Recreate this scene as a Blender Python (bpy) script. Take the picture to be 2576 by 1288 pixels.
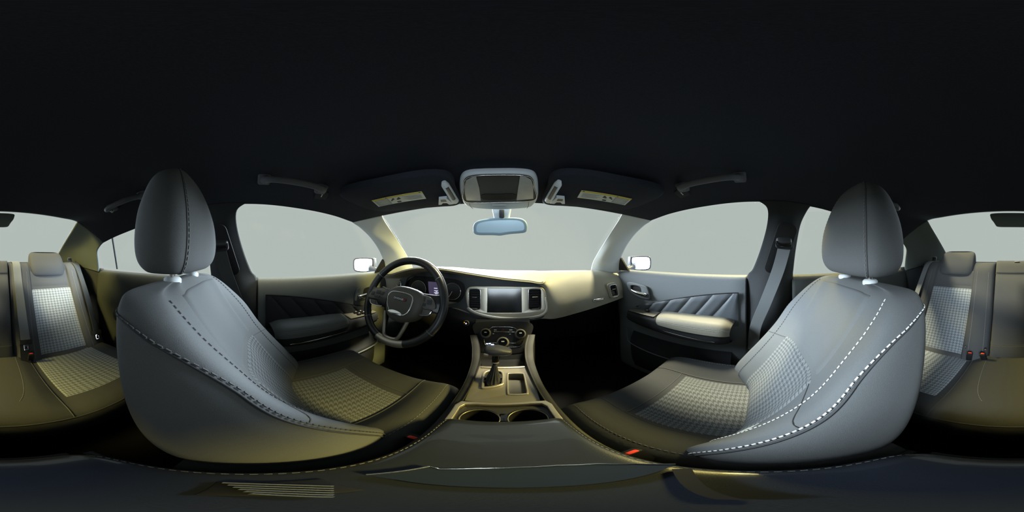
import bpy, bmesh, math, random
from mathutils import Vector, Matrix
random.seed(4)
for o in list(bpy.data.objects):
    bpy.data.objects.remove(o, do_unlink=True)
SC = bpy.context.scene
COL = SC.collection
ZC = 0.86                       # camera height above the car floor; everything is lifted by this at the end
PI = math.pi

def lin(c):
    return tuple((v/255/12.92 if v/255 <= .04045 else ((v/255+.055)/1.055)**2.4) for v in c)

# ------------------------------------------------------------------ camera, world, lights
YAW, ROLL = math.radians(3.494), math.radians(0.40)
cam_d = bpy.data.cameras.new('camera')
cam_d.type = 'PANO'
try:
    cam_d.panorama_type = 'EQUIRECTANGULAR'
except Exception:
    cam_d.cycles.panorama_type = 'EQUIRECTANGULAR'
cam_d.clip_start = 0.005
cam = bpy.data.objects.new('camera', cam_d)
COL.objects.link(cam)
CAMROT = Matrix.Rotation(-YAW, 3, 'Z') @ Matrix.Rotation(ROLL, 3, 'Y')
cam.matrix_world = (CAMROT @ Matrix.Rotation(PI/2, 3, 'X')).to_4x4()
SC.camera = cam

w = bpy.data.worlds.new('World'); SC.world = w; w.use_nodes = True
bg = w.node_tree.nodes['Background']
bg.inputs[0].default_value = (*lin((178, 186, 182)), 1); bg.inputs[1].default_value = 1.04

def sun(name, az, el, strength, color, angle):
    d = bpy.data.lights.new(name, 'SUN'); d.energy = strength; d.color = color; d.angle = math.radians(angle)
    o = bpy.data.objects.new(name, d); COL.objects.link(o)
    a, e = math.radians(az), math.radians(el)
    v = Vector((math.sin(a)*math.cos(e), math.cos(a)*math.cos(e), math.sin(e)))   # towards the sun
    o.rotation_euler = v.to_track_quat('Z', 'Y').to_euler()
    o.location = (0, 0, 3)
    return o
sun('daylight_front_left', -20, 16, 15.0, (.82, .92, 1.0), 28)
sun('daylight_front_right', 14, 13, 0.8, (.88, .94, 1.0), 36)
sun('warm_light_from_right', 93, 35, 6.0, (1.0, .80, .22), 12)
sun('warm_light_overhead', 62, 68, 9.0, (1.0, .90, .60), 10)
sun('fill_from_behind', 178, 3, 3.0, (.78, .90, 1.0), 26)  # added fill that lifts roof fittings, mirror and rear-facing trim

vs = SC.view_settings
SC.display_settings.display_device = 'sRGB'
vs.view_transform = 'Standard'; vs.look = 'None'; vs.gamma = 1; vs.exposure = 0.0
try: vs.use_curve_mapping = False
except Exception: pass

# ------------------------------------------------------------------ materials
MATS = {}
def mat(name, rgb, rough=.6, metal=0, noise=0.0, nscale=300, bump=0.0, bscale=600, spec=.5, emit=None, estr=0, coat=0):
    m = bpy.data.materials.new(name); m.use_nodes = True; nt = m.node_tree
    b = nt.nodes['Principled BSDF']
    c = lin(rgb)
    b.inputs['Base Color'].default_value = (*c, 1)
    b.inputs['Roughness'].default_value = rough; b.inputs['Metallic'].default_value = metal
    b.inputs['Specular IOR Level'].default_value = spec
    if coat: b.inputs['Coat Weight'].default_value = coat
    tc = nt.nodes.new('ShaderNodeTexCoord')
    if noise:
        n = nt.nodes.new('ShaderNodeTexNoise'); n.inputs['Scale'].default_value = nscale; n.inputs['Detail'].default_value = 3
        nt.links.new(tc.outputs['Object'], n.inputs['Vector'])
        r = nt.nodes.new('ShaderNodeMix'); r.data_type = 'RGBA'
        r.inputs['A'].default_value = (*[v*(1-noise) for v in c], 1); r.inputs['B'].default_value = (*[min(1, v*(1+noise)) for v in c], 1)
        nt.links.new(n.outputs['Fac'], r.inputs['Factor']); nt.links.new(r.outputs['Result'], b.inputs['Base Color'])
    if bump:
        n = nt.nodes.new('ShaderNodeTexNoise'); n.inputs['Scale'].default_value = bscale; n.inputs['Detail'].default_value = 2
        nt.links.new(tc.outputs['Object'], n.inputs['Vector'])
        bp = nt.nodes.new('ShaderNodeBump'); bp.inputs['Strength'].default_value = bump; bp.inputs['Distance'].default_value = .002
        nt.links.new(n.outputs['Fac'], bp.inputs['Height']); nt.links.new(bp.outputs['Normal'], b.inputs['Normal'])
    if emit:
        b.inputs['Emission Color'].default_value = (*lin(emit), 1); b.inputs['Emission Strength'].default_value = estr
    MATS[name] = m
    return m

mat('headliner', (46, 49, 57), .95, noise=.35, nscale=500, bump=.3, bscale=900, spec=.1)
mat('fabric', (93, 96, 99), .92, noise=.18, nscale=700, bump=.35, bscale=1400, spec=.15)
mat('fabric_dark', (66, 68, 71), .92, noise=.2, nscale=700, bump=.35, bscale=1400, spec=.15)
mat('pillar', (190, 197, 203), .8, noise=.08, nscale=600, bump=.2, bscale=900, spec=.2)
mat('pillar_dark', (46, 49, 52), .85, noise=.2, nscale=500, bump=.2, spec=.2)
mat('pillar_rear', (92, 100, 100), .85, noise=.15, nscale=500, bump=.2, spec=.2)
mat('dash', (150, 147, 132), .62, noise=.06, nscale=500, bump=.25, bscale=900, spec=.4)
mat('dash_dark', (52, 57, 62), .6, noise=.1, nscale=500, bump=.25, bscale=900, spec=.4)
mat('black', (20, 21, 24), .6, noise=.1, spec=.3)
mat('black_gloss', (9, 11, 15), .08, spec=.5)
mat('screen', (8, 11, 16), .12, spec=.5)
mat('silver', (176, 170, 156), .36, metal=.75)
mat('chrome', (215, 215, 215), .14, metal=1)
mat('silver_paint', (116, 113, 108), .42, metal=.35, noise=.05, nscale=900)
mat('leather', (44, 45, 48), .42, bump=.35, bscale=700, spec=.5)
mat('console_side', (30, 31, 33), .5, bump=.25, bscale=700, spec=.4)
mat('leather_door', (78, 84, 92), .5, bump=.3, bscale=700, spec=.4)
mat('armrest', (36, 41, 52), .34, bump=.12, bscale=800, spec=.6, coat=.5)
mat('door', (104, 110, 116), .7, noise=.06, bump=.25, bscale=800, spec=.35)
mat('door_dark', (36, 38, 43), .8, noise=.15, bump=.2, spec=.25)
mat('door_left_shaded', (88, 93, 95), .75, noise=.1, bump=.25, bscale=800, spec=.3)  # driver-side copy of the door colour, darkened for its shade
mat('door_rear', (50, 54, 54), .8, noise=.1, bump=.25, bscale=800, spec=.25)
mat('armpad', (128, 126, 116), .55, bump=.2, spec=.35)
mat('carpet', (24, 24, 26), 1.0, noise=.4, nscale=900, bump=.6, bscale=1200, spec=.05)
mat('belt', (98, 102, 106), .75, bump=.3, bscale=1800, spec=.3)
mat('belt_dark', (52, 55, 56), .75, bump=.3, bscale=1800, spec=.3)
mat('stitch', (225, 228, 230), .7)
mat('stitch_dark', (66, 68, 70), .8)
mat('stitch_grey', (120, 122, 124), .8)
mat('red', (225, 60, 40), .45)
mat('red_mark', (190, 50, 45), .5)
mat('white_mark', (225, 225, 228), .5)
mat('white_lit', (235, 238, 245), .5, emit=(225, 230, 255), estr=.9)
mat('blue_lit', (225, 235, 255), .5, emit=(170, 200, 255), estr=2.2)
mat('amber_lit', (255, 170, 40), .5, emit=(255, 170, 30), estr=1.2)
mat('display_lit', (50, 46, 66), .3, emit=(82, 74, 104), estr=.55)
mat('gauge', (34, 40, 44), .25, spec=.5)
mat('rubber_grey', (92, 97, 102), .7)
mat('gauge_pale', (190, 202, 192), .3)
mat('console_plastic', (205, 212, 218), .5, spec=.4)
mat('lens', (170, 172, 170), .35, spec=.5, noise=.1, nscale=60)
mat('label_white', (205, 210, 205), .6)
mat('label_yellow', (200, 185, 60), .6)
mat('label_grey', (150, 158, 160), .6)
mat('label_ink', (62, 66, 70), .7)
mat('mirror', (225, 226, 232), .06, metal=.7, emit=None)
mat('mirror_body', (92, 96, 108), .3, spec=.5, coat=.4)
mat('mirror_glare', (185, 210, 225), .3, metal=.45)  # glare on the mirror glass painted in as a pale blue base
mat('mirror_back', (150, 176, 194), .45, spec=.4)
mat('handle', (84, 86, 92), .7, bump=.15, spec=.3)
mat('wheel_leather', (30, 32, 36), .32, bump=.15, bscale=900, spec=.5)
mat('hub_plastic', (88, 86, 80), .5, spec=.4, bump=.1)
mat('plate_gloss', (38, 46, 60), .16, spec=.6, coat=.4)
mat('plate_swirl', (150, 160, 175), .3, noise=.5, nscale=25, spec=.5)

def glass_mat():
    m = bpy.data.materials.new('window_glass'); m.use_nodes = True; nt = m.node_tree; nt.nodes.clear()
    out = nt.nodes.new('ShaderNodeOutputMaterial'); mx = nt.nodes.new('ShaderNodeMixShader')
    t = nt.nodes.new('ShaderNodeBsdfTransparent'); g = nt.nodes.new('ShaderNodeBsdfGlossy')
    t.inputs[0].default_value = (.985, .995, .988, 1); g.inputs['Roughness'].default_value = 0
    mx.inputs[0].default_value = .012
    nt.links.new(t.outputs[0], mx.inputs[1]); nt.links.new(g.outputs[0], mx.inputs[2]); nt.links.new(mx.outputs[0], out.inputs[0])
    MATS['glass'] = m
glass_mat()

def houndstooth(name, dark, light, freq):
    m = bpy.data.materials.new(name); m.use_nodes = True; nt = m.node_tree; N = nt.nodes; L = nt.links
    b = N['Principled BSDF']; b.inputs['Roughness'].default_value = .92; b.inputs['Specular IOR Level'].default_value = .15
    uv = N.new('ShaderNodeUVMap'); sep = N.new('ShaderNodeSeparateXYZ'); L.new(uv.outputs[0], sep.inputs[0])
    def math_(op, a, bb=None, v=None):
        n = N.new('ShaderNodeMath'); n.operation = op
        L.new(a, n.inputs[0])
        if bb is not None: L.new(bb, n.inputs[1])
        if v is not None: n.inputs[1].default_value = v
        return n.outputs[0]
    fx = math_('FRACT', math_('MULTIPLY', sep.outputs[0], v=freq))
    fy = math_('FRACT', math_('MULTIPLY', sep.outputs[1], v=freq))
    a = math_('LESS_THAN', fx, v=.5); bb = math_('LESS_THAN', fy, v=.5)
    d = math_('LESS_THAN', math_('FRACT', math_('MULTIPLY', math_('ADD', fx, fy), v=2)), v=.5)
    inv = math_('SUBTRACT', d, v=1); inv = math_('ABSOLUTE', inv)
    col = math_('ADD', math_('MULTIPLY', a, d), math_('MULTIPLY', bb, inv))
    mx = N.new('ShaderNodeMix'); mx.data_type = 'RGBA'
    mx.inputs['A'].default_value = (*lin(light), 1); mx.inputs['B'].default_value = (*lin(dark), 1)
    L.new(col, mx.inputs['Factor']); L.new(mx.outputs['Result'], b.inputs['Base Color'])
    MATS[name] = m
houndstooth('houndstooth', (78, 81, 84), (108, 112, 115), 75)
houndstooth('houndstooth_rear', (92, 97, 102), (132, 139, 146), 62)

# ------------------------------------------------------------------ helpers
ORG = {}
def tag(o, label=None, cat=None, group=None, kind=None):
    if label: o['label'] = label
    if cat: o['category'] = cat
    if group: o['group'] = group
    if kind: o['kind'] = kind
    return o

def thing(name, loc, label, cat, group=None, kind=None):
    o = bpy.data.objects.new(name, None); o.empty_display_size = .05
    COL.objects.link(o); o.location = loc; ORG[o.name] = Vector(loc)
    return tag(o, label, cat, group, kind)

def mk(name, verts, faces, m, parent=None, smooth=True, uvs=None, loc=None, fixn=True, sharp=None, label=None):
    """one mesh object from world-space vertices"""
    verts = [Vector(v) for v in verts]
    if parent is not None: org = ORG[parent.name]
    elif loc is not None: org = Vector(loc)
    else:
        n = len(verts)
        org = Vector((sum(v.x for v in verts)/n, sum(v.y for v in verts)/n, min(v.z for v in verts)))
    me = bpy.data.meshes.new(name)
    me.from_pydata([tuple(v-org) for v in verts], [], faces)
    if uvs:
        ul = me.uv_layers.new(name='UVMap')
        for l in me.loops: ul.data[l.index].uv = uvs[l.vertex_index]
    bm = bmesh.new(); bm.from_mesh(me)
    bmesh.ops.remove_doubles(bm, verts=bm.verts, dist=1e-6)
    if fixn: bmesh.ops.recalc_face_normals(bm, faces=bm.faces)
    for f in bm.faces: f.smooth = smooth
    if sharp is not None:
        for e in bm.edges:
            if len(e.link_faces) == 2 and e.calc_face_angle(0) > math.radians(sharp): e.smooth = False
    bm.to_mesh(me); bm.free()
    me.materials.append(MATS[m])
    o = bpy.data.objects.new(name, me); COL.objects.link(o)
    if parent is not None: o.parent = parent
    else: o.location = org
    ORG[o.name] = org
    if label: o['label'] = label
    return o

def cr(p0, p1, p2, p3, t):
    return .5*((2*p1)+(-p0+p2)*t+(2*p0-5*p1+4*p2-p3)*t*t+(-p0+3*p1-3*p2+p3)*t**3)

def spline(pts, n, closed=False):
    pts = [Vector(p) for p in pts]; N = len(pts); out = []
    segs = N if closed else N-1
    for k in range(n if closed else n+1):
        u = k/n*segs; i = min(int(u), segs-1); t = u-i
        g = (lambda j: pts[j % N]) if closed else (lambda j: pts[max(0, min(N-1, j))])
        out.append(cr(g(i-1), g(i), g(i+1), g(i+2), t))
    return out

class Surf:
    """smooth surface through a grid of control points; rows = v, columns = u"""
    def __init__(s, rows, cu=False):
        s.r = [[Vector(p) for p in row] for row in rows]; s.cu = cu
        s.nv = len(rows); s.nu = len(rows[0])
    def _row(s, j, u):
        R = s.r[max(0, min(s.nv-1, j))]; N = s.nu
        if s.cu:
            x = (u % 1.0)*N; i = int(x) % N; t = x-int(x); g = lambda k: R[k % N]
        else:
            x = max(0., min(1., u))*(N-1); i = min(int(x), N-2); t = x-i; g = lambda k: R[max(0, min(N-1, k))]
        return cr(g(i-1), g(i), g(i+1), g(i+2), t)
    def p(s, u, v):
        y = max(0., min(1., v))*(s.nv-1); j = min(int(y), s.nv-2); t = y-j
        return cr(s._row(j-1, u), s._row(j, u), s._row(j+1, u), s._row(j+2, u), t)
    def n(s, u, v, e=.004):
        u0, u1 = (u-e, u+e) if s.cu else (max(0, u-e), min(1, u+e))
        a = s.p(u1, v)-s.p(u0, v); b = s.p(u, min(1, v+e))-s.p(u, max(0, v-e))
        c = a.cross(b)
        return c.normalized() if c.length > 1e-12 else Vector((0, 0, 1))
    def off(s, u, v, d): return s.p(u, v)+s.n(u, v)*d

def grid_faces(nu, nv, cu=False):
    F = []; W = nu if cu else nu+1
    for j in range(nv):
        for i in range(nu):
            a = j*W+i; b = j*W+(i+1) % W
            F.append((a, b, b+W, a+W))
    return F

def surf_obj(name, S, nu, nv, m, parent=None, cap=False, solid=0, loc=None, label=None, uvm=None):
    V = [S.p(i/nu, j/nv) for j in range(nv+1) for i in range(nu if S.cu else nu+1)]
    F = grid_faces(nu, nv, S.cu)
    if cap and S.cu:
        F.append(tuple(range(nu-1, -1, -1))); F.append(tuple(range(nv*nu, nv*nu+nu)))
    o = mk(name, V, F, m, parent, loc=loc, label=label, sharp=60 if cap else None)
    if solid:
        md = o.modifiers.new('thickness', 'SOLIDIFY'); md.thickness = abs(solid)
        org = ORG[o.name]                                  # thickness always grows away from the cabin
        md.offset = 1 if sum(p.normal.dot(p.center+org) for p in o.data.polygons) > 0 else -1
    return o

def patch(name, S, u0, u1, v0, v1, nu, nv, m, parent, d=.004, edge=-.003, uvsize=None, label=None):
    """a sewn-in panel: a piece of surface S raised by d with its rim tucked under"""
    V = []; UV = []
    for j in range(nv+1):
        for i in range(nu+1):
            fu, fv = i/nu, j/nv
            lo0 = u0(fv) if callable(u0) else u0; hi = u1(fv) if callable(u1) else u1
            u = lo0+(hi-lo0)*fu; v = v0+(v1-v0)*fv
            rim = i in (0, nu) or j in (0, nv)
            V.append(S.off(u, v, edge if rim else d))
            a, b = uvsize or (.2, .2)
            UV.append((fu*a, fv*b))
    return mk(name, V, grid_faces(nu, nv), m, parent, uvs=UV, fixn=False, label=label)

def tube(pts, r, n=8, closed=False, caps=True):
    """vertices, faces of a tube along pts; r number or list"""
    pts = [Vector(p) for p in pts]; N = len(pts); V = []; F = []
    prev = None
    for k in range(N):
        a = pts[(k-1) % N] if (closed or k > 0) else pts[k]
        b = pts[(k+1) % N] if (closed or k < N-1) else pts[k]
        t = (b-a).normalized()
        if prev is None:
            up = Vector((0, 0, 1)) if abs(t.z) < .9 else Vector((1, 0, 0))
            x = t.cross(up).normalized()
        else:
            x = (prev-t*prev.dot(t)).normalized()
        prev = x; y = t.cross(x)
        rr = r[k] if isinstance(r, (list, tuple)) else r
        for i in range(n):
            q = 2*PI*i/n
            V.append(pts[k]+x*math.cos(q)*rr+y*math.sin(q)*rr)
    for k in range(N if closed else N-1):
        for i in range(n):
            a = k*n+i; b = k*n+(i+1) % n; k2 = ((k+1) % N)*n
            F.append((a, b, k2+(i+1) % n, k2+i))
    if caps and not closed:
        F.append(tuple(range(n-1, -1, -1))); F.append(tuple(range((N-1)*n, N*n)))
    return V, F

def tube_obj(name, pts, r, m, parent=None, n=8, closed=False, label=None):
    V, F = tube(pts, r, n, closed)
    return mk(name, V, F, m, parent, label=label, sharp=70)

class MB:
    def __init__(s): s.V = []; s.F = []
    def add(s, V, F):
        k = len(s.V); s.V += list(V); s.F += [tuple(i+k for i in f) for f in F]
    def obj(s, name, m, parent=None, smooth=True, sharp=40, label=None): return mk(name, s.V, s.F, m, parent, smooth=smooth, sharp=sharp, label=label)

def rbox_vf(c, size, r=.006, M=None, seg=2):
    """rounded box centred at c; M 3x3 orientation"""
    bm = bmesh.new(); bmesh.ops.create_cube(bm, size=1)
    for v in bm.verts: v.co = Vector((v.co.x*size[0], v.co.y*size[1], v.co.z*size[2]))
    if r > 0: bmesh.ops.bevel(bm, geom=list(bm.edges), offset=min(r, min(size)*.49), segments=seg, affect='EDGES', profile=.5)
    M = M or Matrix.Identity(3); c = Vector(c)
    bm.verts.ensure_lookup_table()
    V = [M @ v.co+c for v in bm.verts]; F = [tuple(v.index for v in f.verts) for f in bm.faces]
    bm.free(); return V, F

def rbox(name, c, size, m, parent=None, r=.006, M=None, seg=2, label=None):
    V, F = rbox_vf(c, size, r, M, seg)
    return mk(name, V, F, m, parent, sharp=35, label=label)

def frame(N, up=(0, 0, 1)):
    """3x3 with columns U (right when looking against N), V (up), N (outward)"""
    N = Vector(N).normalized(); V = (Vector(up)-N*Vector(up).dot(N)).normalized(); U = V.cross(N)
    M = Matrix((U, V, N)).transposed()
    return M

def rrect(w, h, r, n=5, cx=0, cy=0):
    P = []
    for (sx, sy, a0) in ((1, 1, 0), (-1, 1, 90), (-1, -1, 180), (1, -1, 270)):
        for k in range(n+1):
            a = math.radians(a0+90*k/n)
            P.append((cx+sx*(w/2-r)+math.cos(a)*r, cy+sy*(h/2-r)+math.sin(a)*r))
    return P
def circle(r, n=32, cx=0, cy=0, ry=None):
    return [(cx+r*math.cos(2*PI*k/n), cy+(ry or r)*math.sin(2*PI*k/n)) for k in range(n)]

def plate(name, O, M, outlines, thick, m, parent=None, bevel=0, label=None, loc=None):
    """plate cut from closed 2D outlines (inner ones are holes) on the plane through O; grows along -N by thick"""
    cu = bpy.data.curves.new('tmp', 'CURVE'); cu.dimensions = '2D'; cu.fill_mode = 'BOTH'
    cu.extrude = max(1e-5, thick/2-bevel); cu.bevel_depth = bevel; cu.bevel_resolution = 2
    for P in outlines:
        s = cu.splines.new('POLY'); s.points.add(len(P)-1); s.use_cyclic_u = True
        for k, q in enumerate(P): s.points[k].co = (q[0], q[1], 0, 1)
    ob = bpy.data.objects.new('tmp', cu); COL.objects.link(ob)
    me = bpy.data.meshes.new_from_object(ob.evaluated_get(bpy.context.evaluated_depsgraph_get()))
    O = Vector(O)
    V = [O+M @ (v.co-Vector((0, 0, thick/2))) for v in me.vertices]; F = [tuple(p.vertices) for p in me.polygons]
    bpy.data.objects.remove(ob, do_unlink=True); bpy.data.curves.remove(cu); bpy.data.meshes.remove(me)
    return mk(name, V, F, m, parent, smooth=True, sharp=40, label=label, loc=loc)

def text(name, body, O, M, size, m, parent, thick=.0008, bold=0, shear=0, sx=1):
    cu = bpy.data.curves.new('tmp', 'FONT'); cu.body = body; cu.size = size; cu.align_x = 'CENTER'; cu.align_y = 'CENTER'
    cu.extrude = thick/2; cu.offset = bold; cu.shear = shear; cu.resolution_u = 3
    ob = bpy.data.objects.new('tmp', cu); COL.objects.link(ob)
    me = bpy.data.meshes.new_from_object(ob.evaluated_get(bpy.context.evaluated_depsgraph_get()))
    O = Vector(O)
    V = [O+M @ Vector((v.co.x*sx, v.co.y, v.co.z+thick/2)) for v in me.vertices]; F = [tuple(p.vertices) for p in me.polygons]
    bpy.data.objects.remove(ob, do_unlink=True); bpy.data.curves.remove(cu); bpy.data.meshes.remove(me)
    return mk(name, V, F, m, parent, smooth=False)

def strap(name, pts, wdir, width, thick, m, parent, n=24):
    P = spline(pts, n); V = []; F = []
    for k, p in enumerate(P):
        a = P[max(0, k-1)]; b = P[min(n, k+1)]; t = (b-a).normalized()
        wd = wdir(k/n) if callable(wdir) else Vector(wdir)
        wd = (wd-t*wd.dot(t)).normalized(); nn = t.cross(wd)
        for (i, j) in ((-1, -1), (1, -1), (1, 1), (-1, 1)): V.append(p+wd*(i*width/2)+nn*(j*thick/2))
    for k in range(n):
        for i in range(4): F.append((k*4+i, k*4+(i+1) % 4, k*4+4+(i+1) % 4, k*4+4+i))
    F.append((3, 2, 1, 0)); F.append(tuple(n*4+i for i in range(4)))
    return mk(name, V, F, m, parent, sharp=40)

def stitches(name, path, m, parent, length=.0055, gap=.0035, r=.0011):
    """dashes along a dense path (a list of points)"""
    mb = MB(); acc = 0; on = True; cur = [path[0]]
    for a, b in zip(path, path[1:]):
        seg = (b-a).length; pos = 0
        while seg-pos > 1e-9:
            need = (length if on else gap)-acc
            if seg-pos < need:
                acc += seg-pos; pos = seg
                if on: cur.append(b)
            else:
                pos += need; q = a.lerp(b, pos/seg); acc = 0
                if on:
                    cur.append(q)
                    if (cur[-1]-cur[0]).length > 1e-4: mb.add(*tube([cur[0], cur[-1]], r, 5))
                    cur = []
                else: cur = [q]
                on = not on
    o = mb.obj(name, m, parent); o['kind'] = 'stuff'
    return o

def ray(px, py):
    """direction in the car through a pixel of the photograph (used to read real positions off the photo)"""
    az = (px-1288)/2576*2*PI; el = (644-py)/1288*PI
    return CAMROT @ Vector((math.cos(el)*math.sin(az), math.cos(el)*math.cos(az), math.sin(el)))
def hit(px, py, P, N):
    d = ray(px, py); P = Vector(P); N = Vector(N)
    return d*(P.dot(N)/d.dot(N))
def to2d(pts, O, M):
    Mi = M.transposed()
    return [((Mi @ (p-Vector(O))).x, (Mi @ (p-Vector(O))).y) for p in pts]
def sm2(P, n=60):
    return [(p.x, p.y) for p in spline([(a, b, 0) for a, b in P], n, closed=True)]
def mirx(v): return Vector((-v[0], v[1], v[2]))

# ------------------------------------------------------------------ body shell
def sym_row(half):
    """half row from centre to the right edge -> full row left..right"""
    return [mirx(p) for p in half[:0:-1]]+[Vector(p) for p in half]
ceil_half = [
    [(0, .600, .206), (.18, .600, .206), (.36, .592, .204), (.50, .578, .200), (.523, .570, .198), (.609, .470, .1655)],
    [(0, .53, .232), (.19, .528, .231), (.38, .515, .224), (.50, .50, .208), (.566, .47, .187), (.608, .440, .1705)],
    [(0, .40, .258), (.20, .40, .256), (.40, .395, .245), (.52, .38, .222), (.576, .365, .203), (.604, .355, .183)],
    [(0, .22, .278), (.20, .22, .276), (.40, .22, .266), (.51, .22, .245), (.570, .22, .218), (.599, .22, .193)],
    [(0, 0, .288), (.20, 0, .286), (.40, 0, .277), (.51, 0, .255), (.567, 0, .228), (.594, 0, .201)],
    [(0, -.25, .283), (.20, -.25, .281), (.40, -.25, .271), (.51, -.25, .248), (.570, -.25, .217), (.601, -.25, .188)],
    [(0, -.46, .270), (.20, -.46, .268), (.40, -.46, .257), (.52, -.46, .228), (.584, -.465, .190), (.620, -.47, .146)],
    [(0, -.64, .246), (.20, -.65, .245), (.40, -.66, .237), (.52, -.66, .208), (.592, -.655, .162), (.634, -.65, .114)],
    [(0, -.78, .219), (.20, -.79, .2185), (.38, -.82, .217), (.50, -.85, .213), (.590, -.828, .155), (.646, -.775, .0865)],
]
CEIL = Surf([sym_row([Vector(p) for p in h]) for h in ceil_half])
ceil = surf_obj('ceiling', CEIL, 64, 56, 'headliner', solid=.012)
tag(ceil, 'dark charcoal cloth headliner curving over the whole cabin', 'ceiling', kind='structure')

floor_ = rbox('floor', (0, -.25, -.87), (1.60, 3.1, .02), 'carpet', r=0)
tag(floor_, 'black carpeted car floor', 'floor', kind='structure')
wf = rbox('wall_front', (0, 1.24, -.50), (1.60, .04, .74), 'carpet', r=0)
tag(wf, 'dark firewall beyond the footwells', 'wall', kind='structure')
wr = rbox('wall_rear', (0, -1.56, -.46), (1.60, .04, .80), 'carpet', r=0)
tag(wr, 'dark bulkhead behind the rear seat', 'wall', kind='structure')
for s, nm in ((-1, 'wall_left'), (1, 'wall_right')):
    o = rbox(nm, (s*.80, -.15, -.49), (.03, 2.82, .76), 'black', r=0)
    tag(o, 'outer body side below the %s windows' % ('driver-side' if s < 0 else 'passenger-side'), 'wall', kind='structure')
leak_block = rbox('trim_10', (0, 1.14, -.150), (1.56, .25, .02), 'black', r=0)  # unseen, added to stop light leaking into the footwells
tag(leak_block, 'unseen black panel added under the windscreen base to block light', 'panel', kind='structure')
for s, n_ in ((-1, 11), (1, 12)):
    o = rbox('trim_%d' % n_, (s*.775, .95, -.125), (.05, .22, .02), 'black', r=0)  # unseen plates added to block light past the dashboard ends
    tag(o, 'unseen black light block added between dashboard end and front wing, %s side' % ('driver' if s < 0 else 'passenger'), 'panel', kind='structure')
shelf = rbox('trim_9', (0, -1.32, -.075), (1.38, .46, .02), 'pillar_dark', r=.004)
tag(shelf, 'dark parcel shelf under the rear window', 'shelf', kind='structure')

# windscreen and rear glass
ws = [[(-.52, .575, .202), (-.30, .597, .207), (0, .603, .209), (.30, .597, .207), (.52, .575, .202)],
      [(-.57, .80, .075), (-.31, .90, .070), (0, .93, .068), (.31, .90, .070), (.57, .80, .075)],
      [(-.64, 1.06, -.108), (-.34, 1.21, -.115), (0, 1.26, -.118), (.34, 1.21, -.115), (.64, 1.06, -.108)]]
o = surf_obj('window_1', Surf(ws), 24, 12, 'glass', solid=.004)
tag(o, 'wide sloping windscreen above the dashboard', 'window', kind='structure')
rs = [[(-.50, -.85, .214), (-.25, -.80, .220), (0, -.784, .222), (.25, -.80, .220), (.50, -.85, .214)],
      [(-.54, -1.13, .09), (-.28, -1.14, .09), (0, -1.145, .09), (.28, -1.14, .09), (.54, -1.13, .09)],
      [(-.59, -1.43, -.06), (-.30, -1.50, -.065), (0, -1.52, -.066), (.30, -1.50, -.065), (.59, -1.43, -.06)]]
o = surf_obj('window_2', Surf(rs), 24, 12, 'glass', solid=.004)
tag(o, 'rear window above the parcel shelf', 'window', kind='structure')

# side glass outlines (right side; mirrored for the left)
GX = lambda z: .685-.45*z
def gl(px, py):
    d = ray(px, py); t = .685/(d.x+.45*d.z); return d*t
front_top = [gl(1566, 636), gl(1607, 583), gl(1637, 558), gl(1684, 540), gl(1746, 526), gl(1808, 516.5), gl(1870, 511), gl(1922, 510)]
b_top = Vector((GX(.185), -.048, .185)); b_mid = Vector((GX(.03), -.012, .03)); b_bot = Vector((GX(-.10), .050, -.10))
f_bot = Vector((GX(-.10), .80, -.10))
front_outline = [f_bot]+front_top+[b_top, b_mid, b_bot]
rear_top = [Vector((.607, -.19, .173)), Vector((.604, -.26, .180)), Vector((.612, -.36, .163)), Vector((.621, -.484, .143)), Vector((.637, -.683, .1075)), Vector((.660, -.84, .057))]
rear_outline = [Vector((GX(-.095), -.165, -.095))]+rear_top+[Vector((.716, -.865, -.070))]

def side_window(idx, outline, s, label):
    c = sum(outline, Vector())/len(outline)
    V = [c]+outline; n = len(outline)
    F = [(0, 1+k, 1+(k+1) % n) for k in range(n)]
    if s < 0: V = [mirx(v) for v in V]
    V = [v+Vector((s*.004, 0, 0)) for v in V]
    o = mk('window_%d' % idx, V, F, 'glass', smooth=False)
    md = o.modifiers.new('thickness', 'SOLIDIFY'); md.thickness = .004; md.offset = 0
    return tag(o, label, 'window', kind='structure')
side_window(3, front_outline, -1, 'driver door window beside the steering wheel')
side_window(4, front_outline, 1, 'passenger front door window beside the glovebox')
rw_l = side_window(5, rear_outline, -1, 'rear door window behind the driver seat')
rw_r = side_window(6, rear_outline, 1, 'rear door window behind the passenger seat')
for s, par in ((-1, rw_l), (1, rw_r)):           # the thin bar of the quarter light and the frame at its rear
    a = Vector((.636, -.685, .108)); b = Vector((.706, -.715, -.075))
    f = (lambda v: v) if s > 0 else mirx
    tube_obj('glass_divider', [f(a+Vector((.002, 0, 0))), f(b+Vector((.002, 0, 0)))], .005, 'pillar_dark', par, 6)

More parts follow.
